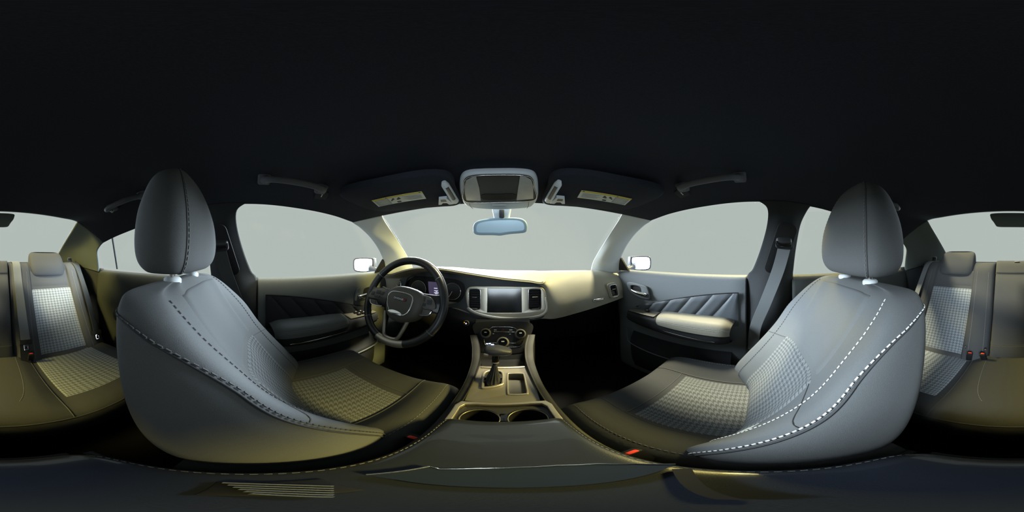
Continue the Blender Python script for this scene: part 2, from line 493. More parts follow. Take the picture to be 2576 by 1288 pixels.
# pillars
def trim(name, rows, m, label, s=1, nu=16, nv=24, solid=.010):
    rows = [[Vector(p) if s > 0 else mirx(p) for p in r] for r in rows]
    o = surf_obj(name, Surf(rows), nu, nv, m, solid=solid if s > 0 else -solid)
    return tag(o, label, 'pillar', kind='structure')
A_rows = [  # windscreen edge -> inner swell -> door glass edge, top to bottom
    [(.52, .573, .199), (.560, .530, .186), (.610, .466, .166)],
    [(.535, .62, .172), (.572, .580, .158), (.613, .485, .159)],
    [(.552, .70, .126), (.582, .658, .114), (.619, .525, .145)],
    [(.572, .80, .068), (.592, .745, .052), (.636, .61, .103)],
    [(.595, .90, .010), (.612, .83, -.005), (.664, .705, .040)],
    [(.62, 1.0, -.055), (.640, .90, -.060), (.700, .785, -.030)],
    [(.645, 1.07, -.13), (.672, .96, -.13), (.735, .83, -.12)]]
B_rows = [
    [(.590, .0, .203), (.588, -.06, .205), (.588, -.12, .203), (.592, -.20, .197)],
    [(.604, -.034, .178), (.594, -.08, .180), (.596, -.14, .178), (.608, -.186, .172)],
    [(.630, -.035, .12), (.614, -.08, .12), (.616, -.13, .12), (.634, -.168, .12)],
    [(.670, -.012, .03), (.646, -.07, .03), (.648, -.12, .03), (.674, -.160, .03)],
    [(.714, .022, -.06), (.686, -.05, -.06), (.690, -.11, -.06), (.714, -.158, -.06)],
    [(.738, .052, -.11), (.705, -.02, -.14), (.705, -.09, -.14), (.735, -.160, -.11)],
    [(.750, .070, -.30), (.712, .0, -.30), (.712, -.09, -.30), (.750, -.165, -.30)],
    [(.750, .080, -.60), (.715, .02, -.60), (.715, -.09, -.60), (.750, -.170, -.60)],
    [(.750, .080, -.855), (.72, .02, -.855), (.72, -.09, -.855), (.750, -.170, -.855)]]
C_rows = [
    [(.50, -.85, .213), (.60, -.825, .150), (.646, -.775, .0865)],
    [(.515, -.94, .172), (.606, -.90, .120), (.656, -.82, .068)],
    [(.535, -1.08, .110), (.615, -1.0, .075), (.668, -.865, .035)],
    [(.555, -1.22, .045), (.628, -1.08, .020), (.690, -.885, -.020)],
    [(.585, -1.40, -.04), (.650, -1.16, -.045), (.712, -.905, -.075)],
    [(.60, -1.45, -.075), (.670, -1.2, -.075), (.722, -.92, -.11)]]
D_rows = [  # quarter trim between rear bench and rear door
    [(.60, -1.45, -.075), (.675, -1.18, -.075), (.735, -.885, -.085)],
    [(.62, -1.44, -.25), (.70, -1.12, -.25), (.745, -.86, -.25)],
    [(.66, -1.40, -.50), (.72, -1.05, -.50), (.75, -.82, -.50)],
    [(.68, -1.40, -.855), (.73, -1.0, -.855), (.76, -.78, -.855)]]
k = 1
for s, side in ((-1, 'driver'), (1, 'passenger')):
    trim('trim_%d' % k, A_rows, 'pillar', 'pale grey windscreen pillar trim on the %s side' % side, s); k += 1
    trim('trim_%d' % k, B_rows, 'pillar_dark', 'dark door pillar trim with the seat belt slot, %s side' % side, s, 18, 40); k += 1
    trim('trim_%d' % k, C_rows, 'pillar_rear', 'rear roof pillar trim beside the rear window, %s side' % side, s); k += 1
    trim('trim_%d' % k, D_rows, 'pillar_dark', 'dark quarter panel beside the rear bench, %s side' % side, s); k += 1

# ------------------------------------------------------------------ doors
def door(idx, s, rear, label):
    f = (lambda v: Vector(v)) if s > 0 else mirx
    y0, y1 = (.84, .052) if not rear else (-.155, -.93)
    upm = ('door' if s > 0 else 'door_left_shaded') if not rear else 'door_rear'
    D = thing('door_%d' % idx, f((.74, (y0+y1)/2, -.80)), label, 'door', kind='structure')
    ys = [y0+(y1-y0)*t for t in (0, .12, .25, .45, .65, .82, .94, 1)]
    def rows(zs, xs):
        out = []
        for z, x in zip(zs, xs):
            out.append([f((x+ex, y, z)) for y, ex in zip(ys, (.006, .0, .0, .0, .0, .0, .0, .006))])
        return out
    zs = [-.098, -.099, -.106, -.13, -.18, -.24, -.30, -.36, -.45, -.60, -.80, -.85]
    xs = [.785, .745, .729, .721, .716, .712, .712, .716, .728, .730, .735, .742]
    S = Surf(rows(zs, xs))
    surf_obj('door_panel', S, 30, 60, upm, D, solid=.012 if s > 0 else -.012)
    # soft insert below a curved seam
    if not rear:
        def top(y): return -.170-.115*(max(0, y-.06)/.52)**1.7
        ya, yb, zb = .085, .66, -.335
        tops = [-9, .124, .207, .298, .388, .47, .55, 9]            # slanted joints, running down and forward
        mat_i = 'leather_door' if s > 0 else 'door_dark'  # driver insert takes a darker colour to stand for shade
        def yj(q, z): return max(ya, min(yb, tops[q]+.8*(-.19-z)))
        for q in range(len(tops)-1):
            V = []; nu, nv = 6, 10
            for j in range(nv+1):
                for i in range(nu+1):
                    z = top((max(ya, tops[q])+min(yb, tops[q+1]))/2); z = z+(zb-z)*j/nv
                    y = yj(q, z)+(yj(q+1, z)-yj(q, z))*i/nu
                    z = top(y)+(zb-top(y))*j/nv
                    y = yj(q, z)+(yj(q+1, z)-yj(q, z))*i/nu
                    rim = i in (0, nu) or j in (0, nv)
                    V.append(f((.7115-(.009 if not rim else .003), y, z)))
            if max((v-V[0]).length for v in V) > .05: mk('insert_panel', V, grid_faces(nu, nv), mat_i, D, fixn=False)
        tube_obj('insert_seam', [f((.708, ya+(yb-ya)*t, top(ya+(yb-ya)*t)+.002)) for t in [i/20 for i in range(21)]], .0022, 'black', D, 6)
    # armrest shelf
    if not rear:
        A = [[(.73, .70, -.345), (.700, .70, -.340), (.672, .695, -.345), (.662, .69, -.365), (.672, .69, -.40), (.735, .70, -.43)],
             [(.73, .60, -.330), (.690, .60, -.328), (.652, .60, -.332), (.640, .60, -.355), (.654, .60, -.40), (.735, .60, -.43)],
             [(.73, .45, -.318), (.680, .45, -.316), (.636, .45, -.320), (.622, .45, -.345), (.640, .45, -.40), (.735, .45, -.43)],
             [(.73, .30, -.312), (.675, .30, -.310), (.626, .30, -.314), (.612, .30, -.340), (.632, .30, -.40), (.735, .30, -.43)],
             [(.73, .16, -.310), (.675, .16, -.308), (.626, .16, -.312), (.612, .16, -.340), (.632, .16, -.40), (.735, .16, -.43)],
             [(.73, .115, -.312), (.690, .115, -.312), (.660, .115, -.316), (.650, .115, -.345), (.662, .115, -.40), (.735, .115, -.43)]]
        SA = Surf([[f(p) for p in r] for r in A])
        arm = surf_obj('armrest', SA, 30, 40, 'door_dark' , D)
        P = [[(.725, .46, -.306), (.68, .46, -.302), (.635, .455, -.310), (.618, .45, -.330), (.616, .44, -.345)],
             [(.725, .40, -.300), (.68, .40, -.292), (.628, .40, -.297), (.609, .40, -.322), (.607, .40, -.343)],
             [(.725, .28, -.296), (.68, .28, -.285), (.622, .28, -.290), (.603, .28, -.318), (.601, .28, -.342)],
             [(.725, .15, -.296), (.68, .15, -.284), (.622, .15, -.290), (.603, .15, -.318), (.601, .15, -.342)],
             [(.725, .10, -.306), (.68, .10, -.302), (.640, .105, -.308), (.622, .11, -.328), (.620, .11, -.345)]]
        SP = Surf([[f(p) for p in r] for r in P])
        pad = surf_obj('armrest_pad', SP, 24, 36, 'armpad' if s > 0 else 'door_left_shaded', arm, solid=.004 if s > 0 else -.004)
        for dv in (.60, .66):
            stitches('stitching', [SP.off(dv+.1, t/60*.9+.05, .0012 if s > 0 else -.0012) for t in range(61)], 'stitch_grey', arm, .004, .003, .0007)
        # switch plate
        Q = [[(.70, .69, -.334), (.672, .688, -.336)], [(.706, .62, -.322), (.650, .62, -.324)], [(.706, .54, -.315), (.640, .54, -.318)], [(.700, .475, -.308), (.636, .475, -.314)]]
        SQ = Surf([[f(p) for p in r] for r in Q])
        sw = surf_obj('switch_plate', SQ, 6, 20, 'silver_paint' if s > 0 else 'hub_plastic', D, solid=.006 if s > 0 else -.006)
        spots = [(.35, .50), (.70, .50), (.35, .64), (.70, .64), (.5, .25)] if s < 0 else [(.45, .62)]
        for (u, v) in spots:
            c = SQ.p(u, v)+Vector((0, 0, .007)); rbox('window_switch', c, (.015, .026, .010), 'black', sw, .003)
            rbox('switch_mark', c+Vector((0, 0, .0056)), (.005, .005, .0008), 'white_mark', sw, 0)
        # bright trim line and pocket rim
        tube_obj('trim_line', spline([f(p) for p in ((.668, .70, -.382), (.648, .60, -.376), (.627, .45, -.374), (.617, .30, -.376), (.617, .17, -.380))], 24), .0026, 'chrome', D, 6)
        pk = [[(.728, .70, -.50), (.700, .70, -.555), (.690, .69, -.58), (.700, .69, -.70), (.73, .69, -.80)],
              [(.728, .45, -.50), (.690, .45, -.560), (.672, .45, -.585), (.680, .45, -.70), (.73, .45, -.80)],
              [(.728, .12, -.50), (.695, .12, -.560), (.680, .12, -.585), (.690, .12, -.70), (.73, .12, -.80)]]
        surf_obj('map_pocket', Surf([[f(p) for p in r] for r in pk]), 16, 16, 'door_dark', D)
        tube_obj('pocket_rim', spline([f(p) for p in ((.700, .73, -.48), (.690, .715, -.55), (.685, .68, -.58), (.671, .45, -.584), (.678, .12, -.584))], 30), .004, 'door', D, 6)
        # inner handle: bezel, cup, lever
        O = f((.700, .635, -.205)); M = frame((-s, 0, .05), (0, 0, 1))
        ux = 1 if s > 0 else -1
        def q2(P): return [(ux*a, b) for a, b in P]
        bez = [( -.085, .035), (.035, .030), (.065, .015), (.080, -.030), (.070, -.042), (.0, -.040), (-.055, -.025), (-.085, .005)]
        # local +x runs to the rear of the car on the right door
        hole = [(-.060, .022), (.015, .020), (.022, -.030), (-.03, -.026), (-.058, -.010)]
        h = plate('door_handle', O, M, [sm2(q2(bez), 60), sm2(q2(hole), 40)], .012, 'door' if s > 0 else 'door_left_shaded', D, .002)
        plate('handle_cup', O-M.col[2]*.008, M, [sm2(q2([(a*1.05, b*1.05) for a, b in hole]), 40)], .002, 'black', h)
        lv = [O+M @ Vector((ux*a, b, c)) for a, b, c in ((-.055, -.004, .004), (-.025, -.010, .010), (.015, -.014, .014), (.052, -.017, .012), (.066, -.020, .008))]
        V, F = tube(spline(lv, 24), [.004+.006*min(1, k_/10) for k_ in range(25)], 10)
        mk('handle_lever', V, F, 'chrome', h, sharp=70)
        # mirror corner cover
        V = [f(p) for p in ((.722, .845, -.10), (.722, .735, -.10), (.690, .775, -.015), (.690, .845, -.02))]
        V2 = [v+f((.012, 0, 0)) for v in V]
        mk('mirror_corner_cover', V+V2, [(0, 1, 2, 3), (7, 6, 5, 4), (0, 4, 5, 1), (1, 5, 6, 2), (2, 6, 7, 3), (3, 7, 4, 0)], 'black', D, smooth=False)
    else:
        A = [[(.73, -.22, -.33), (.68, -.22, -.325), (.66, -.22, -.35), (.68, -.22, -.40), (.735, -.22, -.43)],
             [(.73, -.40, -.32), (.66, -.40, -.315), (.638, -.40, -.34), (.66, -.40, -.40), (.735, -.40, -.43)],
             [(.73, -.70, -.33), (.68, -.70, -.325), (.66, -.70, -.35), (.68, -.70, -.40), (.735, -.70, -.43)]]
        surf_obj('armrest', Surf([[f(p) for p in r] for r in A]), 20, 24, 'door_dark', D)
        O = f((.714, -.36, -.20)); M = frame((-s, 0, .05), (0, 0, 1)); ux = 1 if s > 0 else -1
        h = plate('door_handle', O, M, [sm2([(ux*a, b) for a, b in ((-.07, .03), (.05, .025), (.065, -.03), (0, -.035), (-.06, -.02))], 50)], .010, 'door_dark', D, .002)
        tube_obj('handle_lever', spline([O+M @ Vector((ux*a, b, c)) for a, b, c in ((-.05, 0, .003), (-.01, -.006, .010), (.05, -.010, .006))], 16), .007, 'chrome', h, 8)
        for q in range(3):
            y = -.42-q*.10
            tube_obj('insert_seam', [f((.711, y, -.185)), f((.7105, y+.05, -.25)), f((.711, y+.10, -.31))], .0018, 'black', D, 5)
    return D
door(1, -1, False, 'driver door with four window switches on its armrest')
door(2, 1, False, 'passenger front door with slanted quilted insert and padded armrest')
door(3, -1, True, 'dark rear door behind the driver seat')
door(4, 1, True, 'dark rear door behind the passenger seat')
# ------------------------------------------------------------------ front seats
def front_seat(cx, s, dy, dz, label, stitch_m):
    """s: +1 when the car's centre line lies on the seat's +x side (driver), -1 for the passenger"""
    T = thing('front_seat', (cx, .2+dy, -.855), label, 'car seat', 'front seats')
    W = lambda x, y, z: Vector((cx+x, y+dy, z+dz))
    # backrest ------------------------------------------------------
    R = [(-.52, .130, .170, -.060, .115, .190, .215),
         (-.46, .120, .186, -.075, .115, .204, .232),
         (-.39, .083, .150, -.098, .112, .208, .236),
         (-.315, .042, .098, -.122, .108, .208, .234),
         (-.24, -.002, .044, -.142, .104, .207, .230),
         (-.165, -.050, -.004, -.158, .106, .203, .224),
         (-.11, -.084, -.056, -.168, .110, .195, .214),
         (-.075, -.106, -.096, -.174, .112, .180, .198),
         (-.057, -.128, -.126, -.172, .10, .155, .170)]
    rows = []
    for (z, yf, yr, yb, wi, wr_, wm) in R:
        yb -= .014
        half = [(0, yf), (wi*.6, yf), (wi, yf+.010), ((wi+wr_)/2+.005, yf+(yr-yf)*.72), (wr_, yr), (wm-.004, yr-(yr-yb)*.22), (wm, yr-(yr-yb)*.60), (wm-.006, yb+(yr-yb)*.12), (wm-.045, yb-.002), (wm*.35, yb-.006)]
        full = half+[(0, yb-.006)]+[(-a, b) for a, b in half[:0:-1]]
        rows.append([W(s*a, b, z) for a, b in full])
    NU = len(rows[0])
    top = [W(s*0.0+ (p.x-cx)*.55, (-.148*1.0)+((p.y-dy)+.148)*.35, -.050) for p in rows[-1]]
    rows.append(top)
    SB = Surf(rows, cu=True)
    sgn = -1 if SB.n(0.0, .5).y < 0 else 1
    U = lambda kk: kk/NU                                   # column index -> u
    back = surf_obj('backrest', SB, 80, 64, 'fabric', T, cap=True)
    vv = lambda i: i/(len(rows)-1)
    vz = lambda z: next(vv(i+(z-R[i][0])/(R[i+1][0]-R[i][0])) for i in range(len(R)-1) if R[i][0] <= z <= R[i+1][0])
    patch('back_insert', SB, U(-2.3), U(2.3), vz(-.49), vz(-.245), 26, 22, 'houndstooth', back, .004*sgn, -.003*sgn, (.215, .30), label='lighter houndstooth woven back panel')
    patch('upper_panel', SB, U(-2.3), U(2.3), vz(-.242), vz(-.066), 24, 20, 'fabric', back, .003*sgn, -.003*sgn)
    for side in (1, -1):
        def rp(q, du=0., d=.0018): return SB.off(U(side*(4.25+du+3.4*(max(0, q-.60)/.40)**2.2)), vz(-.51+.424*(1-(1-q)**1.6)), d*sgn)
        ridge = [rp(t/180) for t in range(181)]
        inner = [SB.off(U(side*(3.0+.35*(t/160)**2)), vz(-.51)+(vz(-.068)-vz(-.51))*t/160, .0015*sgn) for t in range(161)]
        near = side == 1
        sm_ = stitch_m if near else 'stitch_grey'
        stitches('stitching', ridge, sm_ if near else 'stitch_dark', back, .007, .0045, .0013)
        stitches('stitching', inner, sm_ if near else 'stitch_dark', back, .006, .0045, .0010)
        tube_obj('piping', [rp(t/80*.98, .16, .0005) for t in range(81)], .0022, 'fabric_dark', back, 6)
        tube_obj('seam', [SB.off(U(side*(2.2+2*t/20)), vz(-.255)-.03*t/20, .0003*sgn) for t in range(21)], .0012, 'stitch_dark', back, 5)
    if s < 0:                                              # three short tag stitches on the passenger bolster
        for q in range(3):
            tube_obj('tag_stitch', [SB.off(U(2.55+.35*t/6), vz(-.395+.012*q), .0010*sgn) for t in range(7)], .0011, 'stitch', back, 5)
    # headrest ------------------------------------------------------
    H = [(-.034, .085, -.130, -.185), (-.030, .112, -.106, -.205), (-.008, .132, -.088, -.220), (.03, .137, -.081, -.226), (.085, .130, -.085, -.224),
         (.135, .112, -.098, -.217), (.178, .090, -.114, -.209), (.208, .064, -.131, -.199), (.224, .034, -.148, -.188)]
    hr = []
    for (z, hw, y0, y1) in H:
        ym, hy = (y0+y1)/2, (y0-y1)/2; ring = []
        for k_ in range(16):
            a = 2*PI*k_/16; ca, sa = math.cos(a), math.sin(a)
            e = .62
            ring.append(W(s*hw*math.copysign(abs(sa)**e, sa), ym+hy*math.copysign(abs(ca)**e, ca), z))
        hr.append(ring)
    SH = Surf(hr, cu=True); hs = -1 if SH.n(0, .5).y < 0 else 1
    head = surf_obj('headrest', SH, 64, 44, 'fabric', T, cap=True)
    for side in (1, -1):
        stitches('stitching', [SH.off(side*.125, .03+.94*t/100, .0008*hs) for t in range(101)], 'stitch_grey' , head, .006, .004, .0009)
        tube_obj('seam', [SH.off(side*.135, .03+.94*t/60, .0002*hs) for t in range(61)], .0014, 'stitch_dark', head, 5)
    for side in (1, -1):
        x = side*.062
        tube_obj('headrest_post', [W(x, -.150, -.085), W(x, -.150, -.020)], .0065, 'chrome', T, 14)
        V, F = tube([W(x, -.150, -.066), W(x, -.150, -.046), W(x, -.150, -.042)], [.019, .019, .015], 20)
        mk('post_collar', V, F, 'pillar', T, sharp=50)
    # cushion -------------------------------------------------------
    C = [(-.06, -.50, .02), (.06, -.502, .034), (.18, -.50, .036), (.30, -.494, .034), (.39, -.487, .026), (.44, -.488, .016), (.47, -.505, .006), (.482, -.545, 0), (.475, -.62, 0), (.45, -.68, 0)]
    rows = []
    for (y, zc, bl) in C:
        half = [(0, zc), (.09, zc), (.128, zc+.003), (.170, zc+bl*.8), (.212, zc+bl), (.244, zc+bl-.020), (.253, zc+bl-.07), (.250, min(zc-.10, -.64)), (.245, -.68)]
        half = [(a*(1 if y < .44 else .985), b) for a, b in half]
        full = [(-a, b) for a, b in half[:0:-1]]+half
        rows.append([W(s*a, y, b) for a, b in full])
    SCU = Surf(rows); cs = 1 if SCU.n(.5, .4).z > 0 else -1
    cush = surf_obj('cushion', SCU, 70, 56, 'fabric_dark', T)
    uc = lambda k_: .5+k_/16
    patch('cushion_insert', SCU, uc(-2), uc(2), .045, .39, 24, 24, 'houndstooth', cush, .003*cs, -.003*cs, (.25, .40))
    for side in (1, -1):
        tube_obj('seam', [SCU.off(uc(side*2.15), .03+.60*t/60, .0002*cs) for t in range(61)], .0022, 'stitch_dark', cush, 5)
        stitches('stitching', [SCU.off(uc(side*4.1), .03+.58*t/80, .0007*cs) for t in range(81)], 'stitch_grey', cush, .006, .004, .0007)
    tube_obj('seam', [SCU.off(uc(-2.1+4.2*t/30), .405, .0002*cs) for t in range(31)], .0022, 'stitch_dark', cush, 5)
    # base and side cover
    rbox('seat_base', W(0, .18, -.755-dz*.5), (.40, .44, .19), 'black', T, .02)
    rbox('recliner_cover', W(-s*.262, .07, -.62), (.03, .30, .12), 'black', T, .012)
    return T
front_seat(-.372, 1, 0, 0, 'driver front seat with grey stitched bolster, facing the steering wheel', 'stitch_dark')
front_seat(.372, -1, -.105, -.018, 'passenger front seat with white contrast stitching on its bolster', 'stitch')

# ------------------------------------------------------------------ rear bench
RB = thing('rear_bench', (0, -.75, -.855), 'full-width grey cloth rear bench with three backrests', 'bench seat')
YB = lambda z: -.765-(z+.575)*-.0 - (z+.575)*.56         # backrest face line
def rear_back(s):
    f = (lambda v: Vector(v)) if s > 0 else mirx
    xs = [.118, .135, .20, .245, .262, .32, .385, .45, .508, .525, .56, .60, .645, .66]
    of = [-.05, .012, .030, .022, .0, -.004, -.004, -.004, .0, .022, .034, .028, .0, -.06]
    zs = [-.62, -.56, -.46, -.36, -.26, -.16, -.09, -.055, -.045, -.06]
    rows = []
    for i, z in enumerate(zs):
        roll = (0, 0, 0, 0, 0, 0, 0, -.012, -.05, -.12)[i]
        rows.append([f((x, YB(z)+o*(1 if i < 7 else .6)+roll, z)) for x, o in zip(xs, of)])
    S = Surf(rows); sg = 1 if S.n(.45, .5).y > 0 else -1
    b = surf_obj('backrest', S, 60, 40, 'fabric_dark', RB)
    u = lambda x: next((i+(x-xs[i])/(xs[i+1]-xs[i]))/(len(xs)-1) for i in range(len(xs)-1) if xs[i] <= x <= xs[i+1])
    vz = lambda z: next((i+(z-zs[i])/(zs[i+1]-zs[i]))/(len(zs)-1) for i in range(7) if zs[i] <= z <= zs[i+1])
    patch('back_insert', S, u(.255), u(.515), vz(-.565), vz(-.205), 24, 26, 'houndstooth_rear', b, .004*sg, -.003*sg, (.26, .42), label='paler houndstooth woven back panel')
    patch('upper_panel', S, u(.258), u(.512), vz(-.202), vz(-.095), 18, 8, 'fabric_dark', b, .004*sg, -.003*sg)
    for (xa, xb) in ((.215, .225), (.552, .548), (.15, .16)):
        stitches('stitching', [S.off(u(xa+(xb-xa)*t/80), vz(-.56)+(vz(-.10)-vz(-.56))*t/80, .001*sg) for t in range(81)], 'stitch_grey', b, .006, .003, .0008)
    # headrest hump
    H = [(-.135, .118, .012, -.09), (-.12, .122, .028, -.09), (-.07, .124, .036, -.085), (-.02, .122, .030, -.08), (.012, .116, .012, -.07), (.026, .10, -.012, -.055), (.030, .07, -.025, -.045)]
    rings = []
    for (z, hw, a, bk) in H:
        y0 = YB(max(z, -.10))+a+.0; y1 = YB(-.10)+bk-.03; ym, hy = (y0+y1)/2, (y0-y1)/2; ring = []
        for k_ in range(16):
            q = 2*PI*k_/16; ca, sa = math.cos(q), math.sin(q)
            ring.append(f((.385+hw*math.copysign(abs(sa)**.5, sa), ym+hy*math.copysign(abs(ca)**.5, ca), z)))
        rings.append(ring)
    surf_obj('headrest', Surf(rings, cu=True), 56, 28, 'fabric_dark', RB, cap=True)
    # lower roll of the back
    V, F = rbox_vf(f((.39, -.80, -.60)), (.50, .10, .08), .03)
    mk('lower_roll', V, F, 'fabric_dark', RB, sharp=60)
    return S
rear_back(-1); rear_back(1)
# centre backrest
rows = []
for (z, o, r_) in ((-.62, .0, 0), (-.55, .020, 0), (-.49, .026, 0), (-.47, .022, 0), (-.30, .026, 0), (-.16, .026, 0), (-.115, .020, 0), (-.10, .026, 0), (-.055, .022, 0), (-.036, .0, -.02), (-.034, -.06, -.05), (-.05, -.10, -.08)):
    y = YB(z)+o
    rows.append([(-.116, y-.05, z), (-.113, y-.012, z), (-.10, y-.001, z), (-.05, y+.003, z), (0, y+.004, z), (.05, y+.003, z), (.10, y-.001, z), (.113, y-.012, z), (.116, y-.05, z)])
SCB = Surf(rows)
cb = surf_obj('centre_backrest', SCB, 36, 50, 'fabric_dark', RB)
sg = 1 if SCB.n(.5, .4).y > 0 else -1
for v_ in (.255, .56):
    tube_obj('seam', [SCB.off(.04+.92*t/30, v_, .0003*sg) for t in range(31)], .0016, 'stitch_dark', cb, 5)
# bench cushion
xs = [0, .07, .13, .17, .205, .26, .38, .50, .55, .59, .64, .66]
dzs = [.022, .024, .020, .006, -.008, -.010, -.012, -.008, .006, .012, -.01, -.10]
rows = []
for (y, zc, k_) in ((-.80, -.575, 1), (-.70, -.565, 1), (-.58, -.555, 1), (-.46, -.545, 1), (-.39, -.541, .7), (-.345, -.548, .4), (-.318, -.575, .1), (-.315, -.64, 0), (-.345, -.74, 0), (-.37, -.80, 0)):
    half = [(x, y-.03*(x/.66)**4*(1 if y > -.4 else 0), zc+d*k_) for x, d in zip(xs, dzs)]
    rows.append(sym_row(half))
SRC = Surf(rows); sg = 1 if SRC.n(.5, .3).z > 0 else -1
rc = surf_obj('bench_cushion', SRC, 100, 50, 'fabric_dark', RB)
ux = lambda x: .5+math.copysign(next((i+(abs(x)-xs[i])/(xs[i+1]-xs[i])) for i in range(len(xs)-1) if xs[i] <= abs(x) <= xs[i+1])/(2*(len(xs)-1)), x)
for s in (-1, 1):
    a, b = (ux(.215), ux(.535)) if s > 0 else (ux(-.535), ux(-.215))
    patch('cushion_insert', SRC, a, b, .03, .40, 24, 20, 'houndstooth_rear', rc, .003*sg, -.003*sg, (.30, .36))
    stitches('stitching', [SRC.off(ux(s*(.12-.045*(t/60)**3)), .05+.36*t/60, .0007*sg) for t in range(61)], 'stitch_grey', rc, .006, .003, .0008)
    tube_obj('seam', [SRC.off(ux(s*.19), .03+.60*t/40, .0003*sg) for t in range(41)], .0018, 'stitch_dark', rc, 5)
tube_obj('seam', [SRC.off(.03+.94*t/90, .64, .0003*sg) for t in range(91)], .0018, 'stitch_dark', rc, 5)
# snap caps low on the passenger-side back, child-seat anchor hooks on the shelf
for (px, py) in ((2431, 873), (2480, 879)):
    d = ray(px, py); z = -.52; p = d*((YB(z)+.03)/d.y)
    V, F = tube([p+Vector((0, .0, 0)), p+Vector((0, .012, .004)), p+Vector((0, .016, .005))], [.006, .006, .003], 12)
    mk('snap_cap', V, F, 'chrome', RB, sharp=50)
for x in (-.60, .60, -.02):
    y = YB(-.05)-(.07 if abs(x) > .1 else -.01); z = -.030 if abs(x) > .1 else -.055
    a = thing('anchor_cover', (x, y, z-.02), {-.60: 'small dark tether anchor flap behind the driver-side rear shoulder', .60: 'small dark tether anchor flap behind the passenger-side rear shoulder', -.02: 'small black tether flap on top of the centre backrest'}[x], 'anchor cover', 'tether anchor covers')
    rbox('flap', (x, y, z), (.032, .016, .034), 'black', a, .004, Matrix.Rotation(.4, 3, 'X'))
    rbox('flap_edge', (x, y+.002, z+.017), (.032, .010, .005), 'silver_paint', a, .001, Matrix.Rotation(.4, 3, 'X'))

# ------------------------------------------------------------------ seat belts
def buckle(p, d, label, lit=True):
    b = thing('seat_belt_buckle', p, label, 'buckle', 'red-button seat belt buckles')
    d = Vector(d).normalized(); M = frame(d, (0, -.6, 1))       # N along the buckle axis
    p = Vector(p)
    rbox('buckle_body', p+d*.028, (.028, .018, .060), 'black', b, .005, M)
    rbox('release_button', p+d*.0535+M.col[1]*.003, (.018, .009, .011), 'red', b, .003, M, label='red release button')
    return b
def tongue(par, p, M):
    V, F = rbox_vf(p, (.062, .030, .007), .003, M); mk('tongue_guide', V, F, 'black', par)
    p2 = Vector(p)-M.col[1]*.028
    plate('tongue', p2+M.col[2]*.0015, M, [rrect(.024, .036, .003), rrect(.012, .015, .002, cy=-.004)], .003, 'chrome', par, .0005)

# front shoulder belts
for s, side in ((-1, 'driver'), (1, 'passenger')):
    f = (lambda v: Vector(v)) if s > 0 else mirx
    B = thing('seat_belt', f((.66, -.09, -.40)), 'front shoulder belt hanging from the %s door pillar' % side, 'seat belt', 'front shoulder belts')
    V, F = rbox_vf(f((.634, -.10, .062)), (.030, .064, .048), .010, Matrix.Rotation(s*.42, 3, 'Y')); 
    mk('upper_guide', V, F, 'leather', B, sharp=50)
    tube_obj('guide_loop', spline([f(p) for p in ((.618, -.072, .052), (.606, -.070, .030), (.608, -.098, .026), (.608, -.128, .026), (.618, -.132, .045))], 20), .004, 'black', B, 8)
    strap('webbing', [f(p) for p in ((.612, -.100, .030), (.632, -.078, -.06), (.662, -.030, -.20), (.690, .012, -.33), (.700, .02, -.46))], f((.15, 1, -.25)), .048, .0025, 'belt' if s > 0 else 'belt_dark', B)
    O = f((.640, -.088, .02)); M = frame(f((-1, 0, -.42)), (0, -.25, 1))
    plate('height_slider', O, M, [rrect(.075, .22, .025)], .006, 'black', B, .001)
buckle((-.122, .205, -.515), (.02, -.15, 1), 'red-button buckle between the driver seat and the centre armrest')
buckle((.122, .105, -.505), (-.02, .35, 1), 'red-button buckle between the passenger seat and the centre armrest')

# rear belts
B = thing('seat_belt', (-.165, -.80, -.50), 'grey centre rear belt hanging over the driver-side backrest edge', 'seat belt', 'rear belts')
strap('webbing', [(-.165, -1.16, -.040), (-.165, YB(-.055)+.034, -.046), (-.168, YB(-.15)+.042, -.15), (-.172, YB(-.30)+.046, -.30), (-.176, YB(-.46)+.048, -.455)], (1, 0, 0), .048, .0025, 'belt', B, 30)
tongue(B, (-.177, YB(-.46)+.052, -.465), frame((0, .87, .48), (0, 0, 1)))
strap('lap_webbing', [(-.170, YB(-.47)+.044, -.47), (-.168, YB(-.53)+.046, -.53), (-.165, YB(-.57)+.05, -.565)], (1, 0, 0), .048, .0025, 'black', B, 12)
B = thing('seat_belt', (-.62, -.90, -.50), 'dark outer rear belt behind the driver seat, tongue hanging low', 'seat belt', 'rear belts')
strap('webbing', [(-.600, -1.17, -.045), (-.60, YB(-.06)+.02, -.06), (-.605, YB(-.2)+.045, -.20), (-.60, YB(-.38)+.05, -.38), (-.59, YB(-.47)+.055, -.475)], (1, .3, 0), .046, .0025, 'belt_dark', B, 30)
tongue(B, (-.59, YB(-.47)+.058, -.485), frame((.2, .87, .48), (0, 0, 1)))
B = thing('seat_belt', (.62, -.90, -.50), 'grey outer rear belt behind the passenger seat', 'seat belt', 'rear belts')
strap('webbing', [(.600, -1.17, -.045), (.60, YB(-.06)+.02, -.06), (.605, YB(-.2)+.045, -.20), (.61, YB(-.38)+.05, -.38), (.62, YB(-.52)+.055, -.52)], (1, -.3, 0), .046, .0025, 'belt', B, 30)
buckle((-.190, -.735, -.565), (.0, .25, 1), 'red-button buckle below the centre rear belt, driver side of the bench')
buckle((.205, -.735, -.565), (-.15, .25, 1), 'red-button rear buckle next to the passenger-side houndstooth panel')
buckle((.130, -.735, -.560), (.15, .25, 1), 'red-button rear buckle next to the centre backrest')
